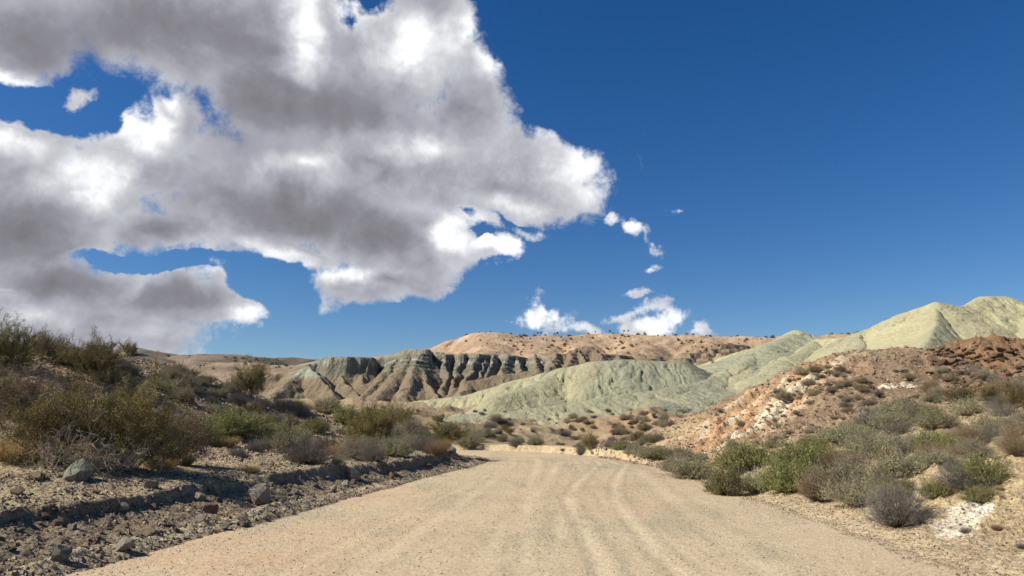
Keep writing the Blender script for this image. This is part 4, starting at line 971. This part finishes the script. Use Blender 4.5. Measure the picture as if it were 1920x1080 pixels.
def scatter_rocks(n, poly, kinds, sr, label, group, cond=None, sink=.35, flat=(.5, .85), name='rock', tilt=.3):
    xs = [q[0] for q in poly]; ys = [q[1] for q in poly]; k = 0; t = 0
    while k < n and t < n*10:
        t += 1; px = PR.uniform(min(xs), max(xs)); py = PR.uniform(min(ys), max(ys))
        if not inpoly(px, py, poly): continue
        p, who = hit(px, py)
        if p is None or who != 'ground': continue
        X = np.array([p[0]]); Y = np.array([p[1]]); a_, _ = seg_dist(X, Y, LEFT); b_, _ = seg_dist(X, Y, RIGHT)
        if a_[0] < .3 and -b_[0] < .3: continue
        s = mpp(p); w_ = (sr[0]+(sr[1]-sr[0])*PR.random()**2.5)*s; kd = PR.choice(kinds)
        o = rock(kd, p, w_, w_*PR.uniform(*flat), name=name, tilt=tilt, label= label % {'tan': 'tan', 'grey': 'grey', 'pale': 'pale', 'dirt': 'dark earthy', 'rust': 'rusty', 'green': 'greenish', 'red': 'red'}[kd], group=group % {'tan': 'tan', 'grey': 'grey', 'pale': 'pale', 'dirt': 'earthy', 'rust': 'rusty', 'green': 'greenish', 'red': 'red'}[kd], sink=sink); k += 1; AUTO.append((o, px, py, w_/s, RW[kd]))
scatter_rocks(78, [(0,960),(480,890),(560,890),(500,975),(330,1010),(0,1080)], ['tan','grey','dirt','dirt','pale','grey'], (4,17), 'small %s stone lying on the near left bank', '%s stones on the near left bank')
scatter_rocks(52, [(500,890),(860,845),(915,850),(880,880),(700,925),(500,970)], ['tan','grey','dirt','pale','grey','dirt'], (4,14), 'small %s stone lying on the farther left bank', '%s stones on the farther left bank')
scatter_rocks(30, [(0,890),(300,890),(300,940),(0,965)], ['tan','grey','dirt','rust'], (4,15), 'small %s stone on the bare terrace at left', '%s stones on the terrace')
scatter_rocks(14, [(280,700),(420,730),(640,790),(620,830),(400,790),(280,740)], ['tan','grey','rust','pale'], (3,9), 'small %s stone on the open left slope', '%s stones on the open left slope')
scatter_rocks(260, [(1745,650),(1830,640),(1920,660),(1920,735),(1780,730),(1735,700)], ['red','red','red','rust'], (4,22), 'broken %s slab on the dark red outcrop at upper right', '%s slabs of the red outcrop', sink=.3, flat=(.3, .6), name='red_boulder', tilt=.45)
scatter_rocks(12, [(1500,690),(1740,690),(1740,780),(1480,830),(1330,850)], ['rust','red','tan','pale'], (3,13), 'small %s stone on the red brown mound', '%s stones on the red brown mound')
scatter_rocks(10, [(1540,940),(1920,960),(1920,1080),(1760,1060),(1500,960)], ['rust','tan','pale','dirt'], (3,10), 'small %s stone on the sand at lower right', '%s stones on the sand at lower right')
scatter_rocks(6, [(940,836),(1240,852),(1240,870),(940,842)], ['tan','pale','dirt'], (3,9), 'small %s stone along the outer bank of the bend', '%s stones along the outer bank')

# ------------------------------------------------------------------ gravel: loose chips on the road and the banks (uncountable)
def gravel(name, n, gen_xy, size, cols, seed, label):
    rg = np.random.RandomState(seed); X, Y = gen_xy(rg, n); Z, inf = ground(X, Y)
    s = size(rg, X, Y, inf)[:, None]; k = s[:, 0] > 0; X, Y, Z, s = X[k], Y[k], Z[k], s[k]; n = len(X)
    base = np.array([[1, 0, 0], [-.5, .8, 0], [-.5, -.8, 0], [.1, .1, .8], [0, 0, -.6]])
    fa = np.array([[0, 1, 3], [1, 2, 3], [2, 0, 3], [1, 0, 4], [2, 1, 4], [0, 2, 4]])
    an = rg.rand(n)*6.28; c_, s_ = np.cos(an), np.sin(an)
    b = base[None]*(.7+.6*rg.rand(n, 5, 3)); x = b[..., 0]*c_[:, None]-b[..., 1]*s_[:, None]; y = b[..., 0]*s_[:, None]+b[..., 1]*c_[:, None]
    V = np.stack([x*s+X[:, None], y*s+Y[:, None], b[..., 2]*s*.8+Z[:, None]+s*.15], -1).reshape(-1, 3)
    Fc = (fa[None]+(np.arange(n)*5)[:, None, None]).reshape(-1, 3)
    ci = np.array(cols)[rg.randint(len(cols), size=n)]*(.7+.6*rg.rand(n, 1))
    tag(link(name, mesh_np(name, V, Fc, m_twig, np.repeat(ci, 5, 0), False, None, 3)), label, kind='stuff')
def road_xy(rg, n):
    Y = 7.5*(45/7.5)**(rg.rand(n)); return rg.uniform(-7, 7, n), Y
gravel('gravel', 60000, road_xy, lambda rg, X, Y, i: np.where((i['dL'] < 0) & (i['dR'] < 0) & (rg.rand(len(X)) < (.25+.5*ss(-.1, .3, fbm(X*.5, Y*.16, 4, s=35)+.05)+.5*i['shl'])*(1-.8*i['trk'])), .004+.012*rg.rand(len(X))**3+.0003*Y, 0), [(.50, .42, .29), (.40, .34, .25), (.33, .27, .19), (.62, .54, .42), (.47, .37, .25), (.28, .23, .17)], 1, 'loose gravel chips strewn over the road')
def bank_xy(rg, n):
    k = rg.rand(n); i = np.interp(k, [0, 1], [0, 1]); Y = 8*(46/8)**i; lx = np.interp(Y, [p[1] for p in LEFT[:60] if p[1] < 50][:], [p[0] for p in LEFT[:60] if p[1] < 50][:])
    return lx-rg.rand(n)**1.2*3.4, Y
gravel('rubble', 23000, bank_xy, lambda rg, X, Y, i: np.where(i['dL'] > -.1, (.005+.05*rg.rand(len(X))**7+.0004*Y), 0), [(.26, .20, .135), (.18, .14, .10), (.40, .33, .24), (.24, .17, .115), (.15, .12, .085)], 2, 'dark stony rubble covering the left cut bank')
def rs_xy(rg, n):
    Y = 8*(62/8)**rg.rand(n)**.8; return 5.2+rg.rand(n)**1.3*(.5*Y), Y
gravel('rubble', 48000, rs_xy, lambda rg, X, Y, i: np.where(i['dR'] > -.2, .005+.025*rg.rand(len(X))**5+.0004*Y+.0024*Y*rg.rand(len(X))**3*(Y > 22), 0), [(.38, .28, .18), (.30, .215, .14), (.24, .165, .11), (.34, .27, .18), (.18, .13, .09)], 3, 'tan and rusty chips on the right verge and slope')
def ls_xy(rg, n):
    Y = 14*(55/14)**rg.rand(n); return -.12*Y-2-rg.rand(n)*(.62*Y), Y
gravel('rubble', 52000, ls_xy, lambda rg, X, Y, i: np.where((i['dL'] > 2.2) & ((Y > 24) | (fbm(X*.5, Y*.5, 3, s=9)+.25*rg.rand(len(X)) > .12)), .006+.03*rg.rand(len(X))**5+.0006*Y+.0024*Y*rg.rand(len(X))**3*(Y > 22), 0), [(.34, .26, .18), (.22, .17, .12), (.44, .36, .27), (.30, .20, .14), (.17, .13, .095)], 4, 'stony rubble over the left hillside')

# labels of the scattered plants and stones: told apart by the landmark they lie nearest to
MARKS = [(1775,668,'left end of the outcrop crest'),(1835,652,'highest part of the outcrop'),(1880,672,'notch right of the outcrop'),(1800,690,'middle of the outcrop'),(1850,700,'right middle of the outcrop'),(1815,722,'foot of the outcrop'),(1875,730,'lower right part of the outcrop'),(1765,700,'left side of the outcrop'),(1770,725,'lower left corner of the outcrop'),(1910,725,'outcrop base at the frame edge'),(1610,720,'upper middle of the mound'),(1500,740,'brown shoulder of the mound'),(1680,700,'upper right of the mound'),(1400,820,'lower left of the mound'),(1480,840,'bottom of the mound'),(260,720,'stony patch on the left slope'),(420,770,'lower stony left slope'),(880,640,'left shoulder of the peach hill'),(940,636,'left top of the peach hill'),(1011,636,'pair of joshua trees'),(1048,640,'narrow joshua tree'),(1120,640,'joshua tree over the pale rocks'),(1175,640,'joshua tree cluster'),(1258,640,'last joshua tree'),(1380,645,'brown rock ledge'),(1020,660,'brown clay humps'),(1150,660,'right end of the brown humps'),(1310,640,'peach hill behind the ledge'),(1590,630,'peach hill left of the green peak'),(1430,636,'saddle of the peach hill'),(420,675,'tan hill on the left'),(520,685,'left end of the bluff'),(760,760,'foot of the bluff'),(860,775,'left end of the green hills'),(1050,780,'middle of the green hill foot'),(1330,780,'right end of the valley'),(147,896,'pale green boulder'),(391,962,'rust brown block'),(488,940,'big tan boulder on the bank'),(113,1050,'pointed grey green rock'),(245,860,'largest creosote bush'),(25,855,'golden grass at the left edge'),
 (175,690,'green creosote on the left skyline'),(470,730,'lone upright creosote'),(365,820,'brightest green bush of the left slope'),(700,820,'wide creosote before the bend'),(818,850,'pinkish grass tuft'),(845,850,'whitish boulder atop the far bank'),
 (662,900,'tan block below the lip'),(280,1005,'flat slab on the windrow'),(232,956,'round grey stone under the lip'),(30,900,'left edge of the terrace'),(590,800,'small yellow green bush'),(900,840,'tip of the left bank'),
 (1107,830,'olive creosote beyond the bend'),(1215,785,'reddish clay scarp'),(1000,800,'valley floor behind the bend'),(1090,850,'grey shrub in the outer bank'),(1360,910,'yellow green roadside bush'),(1480,900,'bright green roadside bush'),(1535,920,'rusty roadside bush'),
 (1685,950,'big dark grey roadside shrub'),(1765,945,'white mineral patch'),(1842,930,'round olive cushion bush'),(1262,875,'left end of the roadside row'),(1590,664,'leafless bush atop the red mound'),(1440,760,'white streaked face of the mound'),(1680,730,'white streak on the mound'),
 (1790,660,'top of the red outcrop'),(1900,700,'red rocks at the frame edge'),(1858,750,'middle creosote under the outcrop'),(1745,725,'brown shrub left of the creosotes'),(1815,830,'rusty shrub up the slope'),(1905,840,'tall rusty shrub at the edge'),(1640,840,'saltbush halfway up the slope'),(1850,1030,'lower right corner'),(330,690,'crest of the left slope'),(60,790,'thicket at far left'),(1330,820,'foot of the mound face'),(1560,780,'middle of the mound')]
ORD = ['nearest', 'second nearest', 'third nearest', 'fourth nearest', 'fifth nearest', 'sixth nearest', 'seventh nearest', 'eighth nearest', 'ninth nearest', 'tenth nearest']
cell = {}
TN = [(880,'left shoulder'),(940,'left end of the flat crest'),(1007,'left joshua tree of the pair'),(1048,'narrow joshua tree'),(1120,'joshua tree over the pale rocks'),(1171,'left joshua tree of the cluster'),(1208,'joshua tree between the clouds'),(1258,'last joshua tree'),(1340,'dip above the ledge'),(1430,'saddle by the green hills'),(1575,'peach knoll by the green peak')]
for px, o in CR:
    d, x_, nm_ = min((abs(px-q[0]), q[0], q[1]) for q in TN); cell.setdefault(('tiny dark crest bush', 'right of' if px > x_ else 'left of', nm_), []).append((d, o))
for o, px, py, sz, wrd in AUTO:
    if sz < 2.6 and 'stone' not in wrd and 'clod' not in wrd and 'slab' not in wrd: continue
    d, mx_, my_, nm_ = min((math.hypot(px-m[0], (py-m[1])*1.3), m[0], m[1], m[2]) for m in MARKS)
    dx, dy = px-mx_, py-my_
    dr = ('right of' if dx > 0 else 'left of') if abs(dx) > abs(dy)*1.2 else ('below' if dy > 0 else 'above')
    cell.setdefault((wrd, dr, nm_), []).append((d, o))
for (wrd, dr, nm_), v in cell.items():
    v.sort(key=lambda q: q[0])
    for i, (d, o) in enumerate(v):
        if len(v) == 1: o['label'] = '%s %s the %s' % (wrd, dr, nm_)
        elif i < 10: o['label'] = '%s %s %s the %s' % (ORD[i], wrd, dr, nm_)
        else: o['label'] = 'farther %s %s the %s' % (wrd, dr, nm_)
